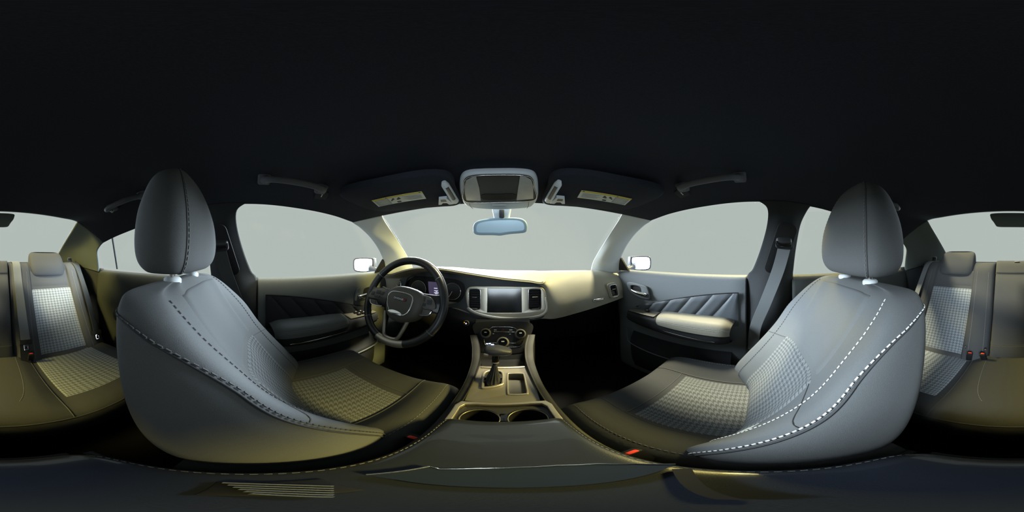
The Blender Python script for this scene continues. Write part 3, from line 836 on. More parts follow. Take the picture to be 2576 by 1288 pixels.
# ------------------------------------------------------------------ dashboard
def slab(name, pts, N, thick, m, parent=None, label=None, smooth=False):
    """flat piece: polygon pts (3D, in one plane) pushed by thick along N"""
    N = Vector(N).normalized(); pts = [Vector(p) for p in pts]; n = len(pts)
    V = pts+[p+N*thick for p in pts]
    F = [tuple(range(n)), tuple(range(2*n-1, n-1, -1))]+[(k, (k+1) % n, n+(k+1) % n, n+k) for k in range(n)]
    return mk(name, V, F, m, parent, smooth=smooth, label=label)

dash_cols = {
    -.76: [(.98, -.115), (.92, -.110), (.84, -.125), (.83, -.14), (.83, -.18), (.83, -.26), (.835, -.33), (.85, -.45), (.98, -.62)],
    -.70: [(1.03, -.114), (.93, -.104), (.80, -.116), (.81, -.132), (.84, -.16), (.845, -.26), (.845, -.325), (.85, -.43), (.98, -.62)],
    -.61: [(1.08, -.113), (.95, -.094), (.765, -.104), (.80, -.122), (.90, -.15), (.91, -.25), (.858, -.318), (.85, -.42), (.98, -.62)],
    -.50: [(1.13, -.113), (.97, -.076), (.757, -.073), (.79, -.090), (.935, -.12), (.94, -.22), (.868, -.305), (.85, -.40), (.98, -.62)],
    -.40: [(1.17, -.114), (.99, -.070), (.752, -.058), (.79, -.075), (.94, -.11), (.945, -.22), (.868, -.298), (.85, -.39), (.98, -.62)],
    -.28: [(1.20, -.115), (.99, -.070), (.762, -.064), (.795, -.082), (.94, -.12), (.945, -.22), (.864, -.296), (.85, -.39), (.98, -.62)],
    -.15: [(1.23, -.116), (1.0, -.080), (.780, -.084), (.805, -.10), (.94, -.135), (.94, -.22), (.856, -.326), (.845, -.40), (.94, -.61)],
    0.00: [(1.25, -.117), (1.02, -.090), (.800, -.109), (.82, -.122), (.93, -.15), (.93, -.24), (.844, -.350), (.86, -.42), (.92, -.60)],
    .13: [(1.24, -.117), (1.03, -.095), (.822, -.127), (.838, -.140), (.925, -.162), (.92, -.25), (.846, -.352), (.87, -.42), (.94, -.60)],
    .21: [(1.23, -.116), (1.04, -.100), (.848, -.142), (.857, -.153), (.895, -.18), (.895, -.25), (.850, -.355), (.93, -.40), (1.0, -.60)],
    .275: [(1.22, -.116), (1.05, -.104), (.955, -.122), (.895, -.155), (.853, -.205), (.825, -.275), (.822, -.352), (.94, -.40), (1.02, -.6)],
    .40: [(1.19, -.115), (1.03, -.104), (.945, -.120), (.885, -.150), (.842, -.198), (.813, -.262), (.810, -.332), (.93, -.375), (1.02, -.6)],
    .55: [(1.13, -.114), (1.0, -.106), (.92, -.120), (.862, -.147), (.822, -.190), (.796, -.243), (.792, -.306), (.91, -.345), (1.0, -.6)],
    .70: [(1.04, -.114), (.95, -.110), (.885, -.124), (.832, -.147), (.800, -.180), (.780, -.225), (.776, -.280), (.88, -.31), (.98, -.6)],
    .76: [(1.0, -.118), (.93, -.115), (.87, -.13), (.83, -.15), (.81, -.19), (.80, -.23), (.805, -.28), (.88, -.31), (.98, -.6)],
}
DX = sorted(dash_cols)
drow = lambda j: [(x, dash_cols[x][j][0], dash_cols[x][j][1]) for x in DX]
DASH = thing('dashboard', (0, .95, -.855), 'grey dashboard with hooded driver cluster and central touchscreen', 'dashboard')
SD = Surf([drow(j) for j in range(7)])
surf_obj('dash_body', SD, 120, 70, 'dash', DASH)
SK = Surf([drow(6), drow(7), drow(8)])
surf_obj('lower_panel', SK, 80, 16, 'black', DASH)
# hood rim: dark line along the brow
tube_obj('hood_rim', [SD.p(ux_/80, 2/6+.012) for ux_ in range(8, 53)], .004, 'dash_dark', DASH, 8)

BO = Vector((0, .868, -.24)); BN = Vector((0, -1, .16)).normalized(); BM = frame(BN)
def bp(P, off=0):
    return to2d([hit(px, py, BO+BN*off, BN) for px, py in P], BO+BN*off, BM)
bez_out = sm2(bp([(962, 765), (1000, 777), (1060, 780), (1135, 773), (1165, 779), (1200, 796), (1245, 804), (1290, 807), (1340, 805), (1368, 797), (1382, 778), (1380, 748), (1368, 727), (1345, 716), (1290, 708), (1200, 697), (1100, 686), (1045, 683), (1005, 690), (983, 708), (968, 735)]), 160)
clu_hole = sm2(bp([(1020, 760), (1060, 768), (1110, 768), (1150, 763), (1168, 745), (1170, 722), (1160, 708), (1130, 700), (1060, 694), (1030, 696), (1020, 710), (1016, 735)]), 90)
def vq(x0, y0, x1, y1, k=5):
    return sm2(bp([(x0, y0+k), (x0+k, y0), (x1-k, y0), (x1, y0+k), (x1, (y0+y1)/2), (x1, y1-k), (x1-k, y1), (x0+k, y1), (x0, y1-k), (x0, (y0+y1)/2)]), 60)
vL = vq(1180, 727, 1209, 778); vR = vq(1329, 727, 1361, 779); vS = vq(985, 707, 1010, 730, 4)
binn = plate('driver_bezel', BO, BM, [bez_out, clu_hole, vS, vL, vR], .012, 'dash_dark', DASH, .003)
# silver frame round the touchscreen and the two centre vents
frm_out = sm2(bp([(1173, 750), (1174, 733), (1184, 722), (1225, 721), (1270, 721), (1315, 722), (1356, 723), (1370, 732), (1376, 752), (1380, 776), (1368, 793), (1340, 801), (1290, 804), (1240, 800), (1200, 790), (1180, 778)], .004), 120)
scr = bp([(1226, 724), (1312, 724), (1314, 787), (1224, 787)], .004)
fr = plate('screen_frame', BO+BN*.006, BM, [frm_out, scr, vL, vR], .008, 'silver', DASH, .003)
plate('frame_lip', BO+BN*.010, BM, [sm2([(x*1.0, y) for x, y in bp([(1176, 778), (1196, 790), (1240, 800), (1290, 804), (1340, 801), (1367, 793), (1379, 777), (1375, 752), (1370, 752), (1373, 776), (1363, 789), (1338, 796), (1290, 799), (1242, 795), (1200, 785), (1180, 774)], .01)], 120)], .006, 'silver', fr, .0025)
plate('touchscreen', BO+BN*.003, BM, [[(x, y) for x, y in scr]], .004, 'screen', DASH)
# vents
def vent(hole, tab, n, parent, tabm='silver'):
    cx = (min(p[0] for p in hole)+max(p[0] for p in hole))/2; cy = (min(p[1] for p in hole)+max(p[1] for p in hole))/2
    w_ = max(p[0] for p in hole)-min(p[0] for p in hole); h_ = max(p[1] for p in hole)-min(p[1] for p in hole)
    W3 = lambda a, b, c: BO+BM @ Vector((a, b, c))
    v = tube_obj('air_vent', [W3(a, b, .008) for a, b in hole], .0022, 'chrome', parent, 6, closed=True)
    plate('vent_well', BO-BN*.022, BM, [[((a-cx)*1.15+cx, (b-cy)*1.08+cy) for a, b in hole]], .002, 'black', v)
    for k_ in range(n):
        b = cy-h_/2+h_*(k_+1)/(n+1)
        hw = w_/2*.96
        for _ in range(1):
            V, F = rbox_vf(W3(cx, b, -.006), (2*hw, .0016, .014), .0006, BM @ Matrix.Rotation(-.35, 3, 'X'), 1)
            mk('vent_slat', V, F, 'leather', v, smooth=False)
    rbox('vent_tab', W3(cx, cy+h_*tab, .006), (w_*.42, .005, .010), tabm, v, .0015, BM)
    rbox('vent_wheel', W3(cx, cy-h_*.44, .003), (w_*.5, .005, .008), 'silver_paint', v, .0015, BM)
    return v
vent(vL, .1, 8, DASH, 'silver_paint'); vent(vR, .12, 8, DASH); vent(vS, .05, 5, DASH)
# instrument cluster
CO = BO-BN*.030
plate('cluster_back', CO-BN*.004, BM, [[(a*1.02, b*1.02) for a, b in clu_hole]], .003, 'black', DASH)
def cp(px, py, off=-.028):
    return hit(px, py, BO+BN*off, BN)
for (px, py, rp) in ((1052, 727, 21), (1138, 733, 21)):
    c = cp(px, py); d_ = c.length; r = d_*math.radians(rp*.1398)
    g = tube_obj('gauge', [c+BM @ Vector((r*math.cos(2*PI*t/40), r*math.sin(2*PI*t/40), 0)) for t in range(40)], .0018, 'chrome', DASH, 6, closed=True)
    plate('gauge_face', c, BM, [circle(r, 40)], .002, 'gauge', g)
    rbox('needle', c+BM @ Vector((-r*.2, -r*.35, .003)), (.0025, r*.8, .001), 'white_mark', g, 0, BM @ Matrix.Rotation(-.5, 3, 'Z'))
dq = bp([(1077, 708), (1102, 710), (1106, 730), (1106, 751), (1082, 748), (1078, 730)], -.026)
disp = plate('driver_display', BO-BN*.026, BM, [dq], .002, 'display_lit', DASH)
for (px, py, w_, h_) in ((1096, 725.2, 9, 2.2), (1096.8, 731.2, 10, 2.0), (1098, 733.8, 4, 1.6), (1097.5, 736.3, 12, 2.2), (1097.5, 739.2, 7, 1.8), (1096.6, 743.6, 7, 1.6)):
    c = cp(px, py, -.0255); k_ = c.length*math.radians(.1398)
    rbox('display_line', c, (w_*k_, h_*k_*.8, .0006), 'white_lit', disp, 0, BM)
# badge on the passenger side
bc = Vector((.56, .814, -.276)); un = SD.n(.86, .8); un = un if un.y < 0 else -un
bdir = hit(1507, 754, (0, .795, 0), (0, 1, 0)); bM = frame((-.2, -1, .12)) @ Matrix.Rotation(math.radians(3), 3, 'Z')
bc = bdir*.985
bd = plate('badge', bc, bM, [rrect(.066, .0125, .003)], .006, 'chrome', DASH, .001)
plate('badge_field', bc+bM.col[2]*.0006, bM, [rrect(.062, .0095, .002)], .001, 'black_gloss', bd)
text('lettering', 'CHARGER', bc+bM.col[2]*.0008, bM, .0105, 'chrome', bd, .0008, .0002, .1, 1.18)
# passenger end vent
_BO, _BN, _BM = BO, BN, BM
PVc = hit(1544, 731, (0, .795, 0), (0, 1, 0))
BO = PVc*.966; BN = Vector((-.30, -1, .12)).normalized(); BM = frame(BN) @ Matrix.Rotation(math.radians(8), 3, 'Z')
pv = sm2([(-.023, .030), (-.015, .037), (.012, .037), (.021, .028), (.024, 0), (.024, -.028), (.015, -.037), (-.010, -.037), (-.020, -.030), (-.023, 0)], 60)
plate('vent_surround', BO, BM, [sm2([(a*1.28, b*1.18) for a, b in pv], 60), pv], .034, 'dash', DASH, .004)
vent(pv, .12, 6, DASH, 'dash')
BO, BN, BM = _BO, _BN, _BM

# centre stack with the climate controls
SO = Vector((0, .775, -.425)); SN = Vector((0, -.845, .534)).normalized(); SM = frame(SN)
sp = lambda px, py, off=0: hit(px, py, SO+SN*off, SN)
st_out = [(-.135, .098), (.135, .098), (.130, 0), (.112, -.12), (-.112, -.12), (-.130, 0)]
stack = plate('centre_stack', SO, SM, [st_out], .02, 'leather', DASH, .004)
pnl = to2d([sp(*q) for q in ((1200, 812), (1330, 812), (1333, 850), (1322, 884), (1210, 884), (1198, 850))], SO, SM)
plate('control_panel', SO+SN*.003, SM, [sm2(pnl, 60)], .004, 'black', stack, .001)
def knob(px, py, rp, m='hub_plastic'):
    c = sp(px, py, .012); r = c.length*math.radians(rp*.1398)
    V, F = tube([c-SN*.010, c+SN*.004, c+SN*.010, c+SN*.012], [r*1.08, r*1.05, r*.98, r*.85], 32)
    k_ = mk('control_knob', V, F, m, stack, sharp=50)
    return c, r, k_
for q in ((1222, 838, 11, '1'), (1309, 840, 11.5, '1'), (1265, 861, 12.5, '2')):
    c, r, kb = knob(*q[:3])
    plate('knob_face', c+SN*.0135, SM, [circle(r*.80, 28)], .002, 'black_gloss', kb)
    tube_obj('knob_ring', [c+SM @ Vector((r*1.05*math.cos(2*PI*t/32), r*1.05*math.sin(2*PI*t/32), .003)) for t in range(32)], .0012, 'silver', kb, 5, closed=True)
    rbox('knob_mark', c+SN*.0138+SM.col[1]*r*.15, (r*.5, r*.2, .0006), 'label_grey', kb, 0, SM)
def sline(P, r=.0013, m='chrome', nm='trim_line'):
    tube_obj(nm, spline([sp(px, py, .005) for px, py in P], 24), r, m, stack, 6)
sline([(1229, 830), (1234, 826), (1241, 822.5), (1268, 822.5), (1290, 823.5), (1297, 827), (1303, 831)])
sline([(1243, 834), (1270, 834.7), (1297, 835)])
sline([(1234, 861.5), (1243, 862), (1252, 863)]); sline([(1280, 863), (1288, 863), (1297, 863)])
sline([(1217.5, 853), (1219, 861), (1224, 870), (1245, 872.5), (1265, 873)], .001); sline([(1316, 856), (1315, 863), (1309, 871), (1290, 873), (1265, 873)], .001)
for (px, py, w_, h_, m_) in ((1246, 830, 6, 2, 'label_grey'), (1285, 830, 7, 2.4, 'label_grey'), (1241, 839.5, 3, 2, 'label_grey'), (1283, 840.5, 4, 2, 'label_grey')):
    c = sp(px, py, .004); kk = c.length*math.radians(.1398); rbox('button_mark', c, (w_*kk, h_*kk, .0006), m_, stack, 0, SM)
c = sp(1265, 830, .004); kk = c.length*math.radians(.1398)
tri = [c+SM @ Vector((3.2*kk*math.cos(math.radians(a)), 3.2*kk*math.sin(math.radians(a)), 0)) for a in (90, 210, 330)]
tube_obj('hazard_triangle', tri, .0008, 'red_mark', stack, 5, closed=True)
# start button left of the stack
c = hit(1173, 813, (0, .835, 0), (0, 1, 0)); KM = frame((0, -1, .12))
V, F = tube([c+KM.col[2]*-.012, c+KM.col[2]*.004, c+KM.col[2]*.006], [.0165, .0165, .0145], 32)
sb = mk('start_button', V, F, 'silver_paint', DASH, sharp=50)
plate('button_face', c+KM.col[2]*.0075, KM, [circle(.0142, 30)], .002, 'black_gloss', sb)
rbox('indicator_light', c+KM @ Vector((-.0085, .0055, .0078)), (.0035, .0055, .001), 'amber_lit', sb, .0003, KM @ Matrix.Rotation(-.3, 3, 'Z'))
for b_ in (.0025, .0, -.0025): rbox('button_print', c+KM @ Vector((.0003, b_, .0078)), (.0085, .0016, .0006), 'white_lit', sb, 0, KM)

# ------------------------------------------------------------------ steering wheel
WC = Vector((-.375, .525, -.178)); tl = math.radians(25); WN = Vector((0, -math.cos(tl), math.sin(tl))); WM = frame(WN)
SWL = thing('steering_wheel', WC-Vector((0, -.12, .2)), 'black leather steering wheel with badge pad and button pods', 'steering wheel')
wl = lambda a, b, c=0: WC+WM @ Vector((a, b, c))
RR = .177
def rim_seg(a0, a1, m, nm, r=.0165, n=40, closed=False):
    pts = [wl(RR*math.cos(a0+(a1-a0)*t/n), RR*math.sin(a0+(a1-a0)*t/n)) for t in range(n+(0 if closed else 1))]
    return tube_obj(nm, pts, r, m, SWL, 14, closed)
D2 = math.radians
rim_seg(D2(-35), D2(215), 'wheel_leather', 'rim_upper', n=64)
rim_seg(D2(215), D2(250), 'wheel_leather', 'rim_grip', n=12); rim_seg(D2(290), D2(325), 'wheel_leather', 'rim_grip', n=12)
rim_seg(D2(250), D2(290), 'silver', 'rim_lower', r=.0158, n=14)
for a in (35, 145, 215, 325):
    c = wl(RR*math.cos(D2(a)), RR*math.sin(D2(a))); t_ = WM @ Vector((-math.sin(D2(a)), math.cos(D2(a)), 0))
    V, F = tube([c-t_*.0012, c+t_*.0012], .0169, 16); mk('rim_seam', V, F, 'stitch_grey', SWL, sharp=50)
# hub pad
HO = WC+WN*.030
def wp(P, off): 
    O = WC+WN*off
    return to2d([hit(px, py, O, WN) for px, py in P], O, WM)
hub2 = sm2(wp([(972, 752), (977, 732), (998, 720), (1020, 720), (1045, 727), (1064, 740), (1066, 762), (1056, 786), (1042, 804), (1018, 810), (993, 808), (976, 795), (970, 775)], .03), 80)
hc = (sum(p[0] for p in hub2)/80, sum(p[1] for p in hub2)/80)
rings = []
for (off, k_) in ((-.02, .92), (.005, 1.0), (.022, 1.0), (.034, .95), (.041, .82), (.044, .55), (.045, .2)):
    rings.append([wl(hc[0]+(a-hc[0])*k_, hc[1]+(b-hc[1])*k_, off) for a, b in hub2[::4]])
hub = surf_obj('hub_pad', Surf(rings, cu=True), 60, 24, 'hub_plastic', SWL, cap=True)
tr2 = sm2(wp([(976, 748), (979, 739), (989, 733), (1010, 735), (1030, 741), (1038, 749), (1037, 760), (1032, 775), (1023, 788), (1012, 793), (998, 788), (985, 785), (978, 776), (975, 762)], .045), 80)
tube_obj('hub_trim', [wl(a, b, .0445) for a, b in tr2], .0024, 'chrome', hub, 8, closed=True)
plate('hub_face', wl(0, 0, .0458), WM, [tr2], .004, 'hub_plastic', hub, .0005)
foot = wp([(976, 781), (986, 779), (1000, 783), (1010, 790), (1006, 794), (990, 791), (980, 787)], .047)
plate('trim_foot', wl(0, 0, .0475), WM, [sm2(foot, 40)], .003, 'chrome', hub, .001)
lc = wp([(1006, 752)], .047)[0]; LM = WM @ Matrix.Rotation(math.radians(-4), 3, 'Z')
plate('badge', wl(*lc, .0475), LM, [rrect(.056, .0105, .003)], .002, 'dash_dark', hub, .0005)
text('lettering', 'DODGE', wl(*lc, .0476)-LM.col[0]*.006, LM, .0098, 'white_mark', hub, .0008, .0002, 0, 1.25)
for k_ in range(2):
    o0 = wl(*lc, .0477)+LM.col[0]*(.0185+.0042*k_)
    slab('badge_stripe', [o0+LM @ Vector(q) for q in ((-.0026, -.004, 0), (-.0002, -.004, 0), (.0030, .004, 0), (.0006, .004, 0))], WN, .0008, 'red_mark', hub)
# side spokes with switch pods
for sd in (-1, 1):
    rows = []
    for (a, h0, h1, c, th) in ((.050, -.040, .034, .012, .020), (.085, -.036, .034, .012, .016), (.120, -.030, .034, .008, .013), (.150, -.026, .034, .004, .011), (.172, -.030, .040, .0, .010)):
        rows.append([wl(sd*a, h0, c), wl(sd*a, h0, c+th*.7), wl(sd*a, (h0*.6+h1*.4), c+th), wl(sd*a, (h0*.4+h1*.6), c+th), wl(sd*a, h1, c+th*.7), wl(sd*a, h1, c), wl(sd*a, (h0+h1)/2, c-.012)])
    spk = surf_obj('spoke', Surf(rows, cu=True), 28, 16, 'wheel_leather', SWL, cap=True)
    pod = [(.062, .024), (.10, .029), (.138, .021), (.156, -.006), (.147, -.016), (.10, -.013), (.064, -.009)]
    pd = plate('button_pod', wl(0, 0, .0275), WM, [sm2([(sd*a, b) for a, b in pod], 50)], .008, 'hub_plastic', spk, .0015)
    for (a, b, w_, h_) in ((.080, .012, .018, .016), (.105, .015, .022, .016), (.134, .006, .018, .017), (.106, -.005, .030, .011)):
        rbox('wheel_button', wl(sd*a, b, .0285), (w_, h_, .003), 'dash_dark', pd, .001, WM)
    low = [(.072, -.021), (.136, -.021), (.144, -.027), (.128, -.042), (.077, -.042), (.068, -.033)]
    lp = plate('button_strip', wl(0, 0, .022), WM, [sm2([(sd*a, b) for a, b in low], 40)], .008, 'hub_plastic', spk, .0015)
    tube_obj('pod_trim', [wl(sd*a, b, .0225) for a, b in sm2([(sd*a_*sd, b_) for a_, b_ in low], 40)], .0011, 'chrome', spk, 5, closed=True)
    for a in (.092, .110): rbox('strip_joint', wl(sd*a, -.030, .0225), (.001, .017, .001), 'black', lp, 0, WM)
# lower spoke: silver U frame with dark infill
U = [(-.052, -.055), (-.044, -.10), (-.036, -.140), (-.024, -.156), (0, -.160), (.024, -.156), (.036, -.140), (.050, -.10), (.062, -.062)]
tube_obj('lower_spoke', spline([wl(a, b, .014-.012*max(0, (-b-.06)/.1)) for a, b in U], 40), .0075, 'silver', SWL, 10)
slab('lower_spoke_infill', [wl(a, b, .004) for a, b in ((-.05, -.055), (-.042, -.10), (-.034, -.145), (0, -.158), (.034, -.145), (.048, -.10), (.06, -.055))], -WN, .012, 'black_gloss', SWL)
V, F = tube([wl(0, 0, -.015), wl(0, 0, -.10), wl(0, -.03, -.33)], [.055, .062, .075], 24)
mk('steering_column', V, F, 'black', SWL, sharp=60)
for sd in (-1, 1):
    tube_obj('column_stalk', [wl(sd*.05, .02, -.06), wl(sd*.13, .045, -.05), wl(sd*.155, .05, -.05)], [.006, .007, .009], 'black', SWL, 8)

# ------------------------------------------------------------------ centre console
CON = thing('centre_console', (0, .3, -.855), 'centre console with shifter plate, cup holders and side walls', 'console')
for sd in (-1, 1):
    rows = []
    for (y, xi, xo, zt) in ((-.15, .098, .112, -.47), (.10, .098, .112, -.455), (.24, .097, .112, -.445), (.34, .090, .110, -.445), (.45, .084, .106, -.443), (.56, .080, .108, -.435), (.62, .084, .116, -.425), (.68, .095, .128, -.415), (.75, .118, .150, -.40)):
        rows.append([(sd*xi, y, zt-.20), (sd*xi, y, zt-.012), (sd*(xi+.003), y, zt), (sd*xo, y, zt-.002), (sd*xo, y, zt-.018), (sd*xo, y, zt-.15), (sd*xo, y, -.855)])
    surf_obj('side_wall', Surf(rows), 30, 40, 'console_side', CON, solid=0)
rbox('console_core', (0, .28, -.69), (.19, .92, .33), 'black', CON, .004)
cz = -.450
zp = lambda px, py, z=cz: hit(px, py, (0, 0, z), (0, 0, 1))
TM = frame((0, 0, 1), (0, 1, 0))
t2 = lambda P, z=cz: to2d([zp(px, py, z) for px, py in P], (0, 0, z), TM)
boot = sm2(t2([(1222, 938), (1260, 937), (1264, 960), (1258, 969), (1222, 976), (1216, 970)]), 50)
tray = sm2(t2([(1278, 944), (1282, 940), (1312, 940), (1318, 945), (1322, 965), (1326, 986), (1320, 991), (1285, 992), (1279, 988), (1278, 965)]), 60)
pl = plate('shifter_plate', (0, 0, cz), TM, [t2([(1170, 1007), (1358, 1007), (1346, 965), (1331, 921), (1205, 921), (1187, 965)]), boot, tray], .008, 'silver_paint', CON, .001)
fb = [( (a-sum(p[0] for p in boot)/50)*1.12+sum(p[0] for p in boot)/50, (b-sum(p[1] for p in boot)/50)*1.12+sum(p[1] for p in boot)/50) for a, b in boot]
plate('boot_frame', (0, 0, cz+.007), TM, [fb, boot], .008, 'silver', CON, .0025)
ft = [((a-sum(p[0] for p in tray)/60)*1.08+sum(p[0] for p in tray)/60, (b-sum(p[1] for p in tray)/60)*1.06+sum(p[1] for p in tray)/60) for a, b in tray]
plate('tray_frame', (0, 0, cz+.003), TM, [ft, tray], .005, 'silver', CON, .0018)
W_ = [Vector((a, b, cz)) for a, b in tray]+[Vector((a, b, cz-.030)) for a, b in tray]
mk('storage_tray', W_, [(k_, (k_+1) % 60, 60+(k_+1) % 60, 60+k_) for k_ in range(60)]+[tuple(range(60, 120))], 'hub_plastic', CON, sharp=40)
# cubby ahead of the shifter plate
rbox('cubby_floor', (0, .61, -.515), (.17, .12, .01), 'black', CON, .002)
rbox('cubby_lip', (0, .548, -.452), (.150, .010, .016), 'silver', CON, .004)
# cup holder panel
cups = [(-.043, .287), (.043, .287)]
plate('cup_panel', (0, 0, -.449), TM, [[(-.092, .338), (.092, .338), (.093, .20), (-.093, .20)], circle(.036, 40, *cups[0]), circle(.036, 40, *cups[1])], .004, 'leather', CON, .0005)
for (x, y) in cups:
    V, F = tube([(x, y, -.445), (x, y, -.51)], [.0362, .033], 40, caps=False)
    F = F+[tuple(range(40, 80))]
    c_ = mk('cup_holder', V, F, 'black', CON, sharp=60)
    tube_obj('cup_rim', [(x+.0362*math.cos(2*PI*t/40), y+.0362*math.sin(2*PI*t/40), -.4485) for t in range(40)], .0013, 'silver', c_, 6, closed=True)
rbox('cup_divider', (0, .287, -.462), (.016, .045, .03), 'black_gloss', CON, .003)
frm_o = [(-.098, .20), (-.098, .325), (-.090, .342), (-.062, .3455), (.062, .3455), (.090, .342), (.098, .325), (.098, .20)]
frm_i = [(.0905, .20), (.0895, .320), (.081, .335), (.057, .3395), (-.057, .3395), (-.081, .335), (-.0895, .320), (-.0905, .20)]
plate('cup_frame', (0, 0, -.436), TM, [frm_o+frm_i], .012, 'silver', CON, .002, label='bright metal frame round the cup holders')
# gear selector
sc = zp(1240, 957); 
G = thing('gear_selector', sc, 'T-handled gear selector rising from a pleated black boot', 'gear lever')
rings = []
for (dz_, k_, tw) in ((0, 1, 0), (.018, .80, .15), (.040, .55, .35), (.062, .36, .5), (.078, .28, .55)):
    ring = []
    for q in range(24):
        a = 2*PI*q/24+tw*.3; rr_ = k_*(1+.10*(1 if q % 2 else -1)*(1 if 0 < dz_ < .07 else 0))
        ring.append(sc+Vector((.0215*rr_*math.cos(a)*1.05-.0+.006*dz_/.078, .034*rr_*math.sin(a)+.010*dz_/.078, dz_)))
    rings.append(ring)
surf_obj('boot', Surf(rings, cu=True), 96, 20, 'leather', G)
top_ = sc+Vector((.007, .012, .078))
V, F = tube(spline([top_, top_+Vector((.001, .003, .022)), top_+Vector((.004, .006, .045))], 12), [.0095+.004*t/12 for t in range(13)], 14); mk('stem', V, F, 'black_gloss', G, sharp=60)
V, F = tube([top_+Vector((0, 0, .002)), top_+Vector((0, .001, .007))], .0112, 18); mk('stem_collar', V, F, 'silver', G, sharp=60)
hc_ = top_+Vector((.004, .007, .052))
rows = []
for (x, hy, hz, dz_) in ((-.036, .010, .006, .004), (-.030, .020, .012, .003), (-.012, .024, .016, .001), (.010, .023, .015, 0), (.030, .019, .011, -.003), (.042, .014, .008, -.005), (.046, .007, .004, -.006)):
    rows.append([hc_+Vector((x, hy*math.copysign(abs(math.cos(a))**.7, math.cos(a)), dz_+hz*math.copysign(abs(math.sin(a))**.7, math.sin(a)))) for a in [2*PI*q/14 for q in range(14)]])
surf_obj('selector_handle', Surf(rows, cu=True), 42, 26, 'leather', G, cap=True)
for (x, y, w_) in ((-.030, .016, .006), (-.022, .018, .006), (-.013, .012, .009)):
    rbox('gear_light', hc_+Vector((x, y, .0175)), (w_, .006, .0012), 'blue_lit', G, .0002)
rbox('release_catch', hc_+Vector((-.030, -.020, -.006)), (.014, .006, .010), 'silver', G, .002)

# armrest lid
ARM = thing('armrest_lid', (0, .05, -.455), 'padded black armrest lid over the console bin', 'armrest')
rows = []
for (y, hw, z0, z1) in ((.258, .088, -.440, -.446), (.262, .094, -.425, -.446), (.252, .098, -.416, -.446), (.22, .100, -.4085, -.446), (.165, .101, -.4025, -.446), (.09, .102, -.400, -.446), (-.05, .104, -.400, -.446), (-.10, .102, -.403, -.446), (-.125, .092, -.410, -.446), (-.138, .080, -.422, -.446), (-.138, .074, -.440, -.446)):
    h = z0-z1
    half = [(0, z0), (hw*.55, z0), (hw*.86, z0-.0012), (hw*.985, z0-min(.010, h*.35)), (hw*1.02, z0-h*.6), (hw*.97, z1), (hw*.5, z1)]
    full = half+[(0, z1)]+[(-a, b) for a, b in half[:0:-1]]
    rows.append([(a, y, b) for a, b in full])
SAR = Surf(rows, cu=True); sg = 1 if SAR.n(0, .5).z > 0 else -1
lid = surf_obj('lid_pad', SAR, 70, 50, 'armrest', ARM, cap=True)
for sd in (1, -1):
    stitches('stitching', [SAR.off(sd*2.55/14, .20+.62*t/80, .0006*sg) for t in range(81)], 'stitch_grey', lid, .005, .0035, .0006)
rbox('console_bin', (0, .05, -.49), (.188, .36, .082), 'black', CON, .006)

# things on the armrest under the camera: glossy plate and stand feet
GP = thing('camera_stand', (0, .085, -.3985), 'low camera stand with a glossy dark plate lying on the armrest lid', 'camera stand')
pp = lambda px, py: hit(px, py, (0, 0, -.393), (0, 0, 1))
oe = [pp(920, 1194), (pp(1080, 1173)), pp(1105, 1180), pp(1200, 1179), pp(1300, 1176), pp(1400, 1171), pp(1500, 1167), pp(1600, 1167), pp(1700, 1168), pp(1610, 1199), pp(1450, 1221), pp(1290, 1227), pp(1130, 1222), pp(1000, 1207)]
slab('plate_body', oe, (0, 0, -1), .005, 'plate_gloss', GP)
tube_obj('plate_edge', [p+Vector((0, 0, .0006)) for p in oe[:9]], .0013, 'chrome', GP, 6)
q0 = hit(700, 1228, (0, 0, -.392), (0, 0, 1))
foot_pad = rbox('foot_pad', (q0.x, q0.y, -.3985), (.034, .05, .004), 'black', GP, .0015)
for k_ in range(6):
    py = 1214+k_*5.5
    tube_obj('foot_rib', spline([hit(px, py+dy_, (0, 0, -.395), (0, 0, 1)) for px, dy_ in ((560+k_*14, 0), (640+k_*8, 3), (740, 6), (840, 9))], 16), .0016, 'rubber_grey', foot_pad, 6)
slab('leg_bar', [hit(px, py, (0, 0, -.391), (0, 0, 1)) for px, py in ((1690, 1180), (1740, 1178), (1885, 1258), (1800, 1256))], (0, 0, -1), .006, 'black', GP)

# ------------------------------------------------------------------ roof fittings
# overhead console with the map lamps
OO = Vector((0, .52, .205)); ON = Vector((0, -.28, -.96)).normalized(); OM = frame(ON, (0, -1, 0))
op = lambda P, off=0: to2d([hit(px, py, OO+ON*off, ON) for px, py in P], OO+ON*off, OM)
OC = thing('overhead_console', (0, .52, .21), 'pale grey overhead console with two map lamps', 'overhead console')
oc_o = sm2(op([(1157, 470), (1160, 450), (1175, 440), (1210, 437), (1255, 436), (1300, 436), (1338, 440), (1350, 452), (1353, 475), (1352, 500), (1343, 517), (1325, 526), (1255, 530), (1190, 526), (1168, 515), (1160, 495)]), 100)
oc_c = (sum(a for a, b in oc_o)/100, sum(b for a, b in oc_o)/100)
plate('housing', OO, OM, [[(oc_c[0]+(a-oc_c[0])*.93, oc_c[1]+(b-oc_c[1])*.90) for a, b in oc_o]], .030, 'console_plastic', OC, .010)
gp_ = sm2(op([(1167, 470), (1170, 452), (1190, 443), (1255, 440), (1320, 442), (1339, 451), (1343, 470), (1343, 503), (1255, 509), (1172, 507)], .003), 80)
plate('gloss_panel', OO+ON*.003, OM, [gp_], .004, 'dash_dark', OC, .001)
tube_obj('panel_trim', [OO+OM @ Vector((a, b, .0035)) for a, b in gp_], .0012, 'chrome', OC, 6, closed=True)
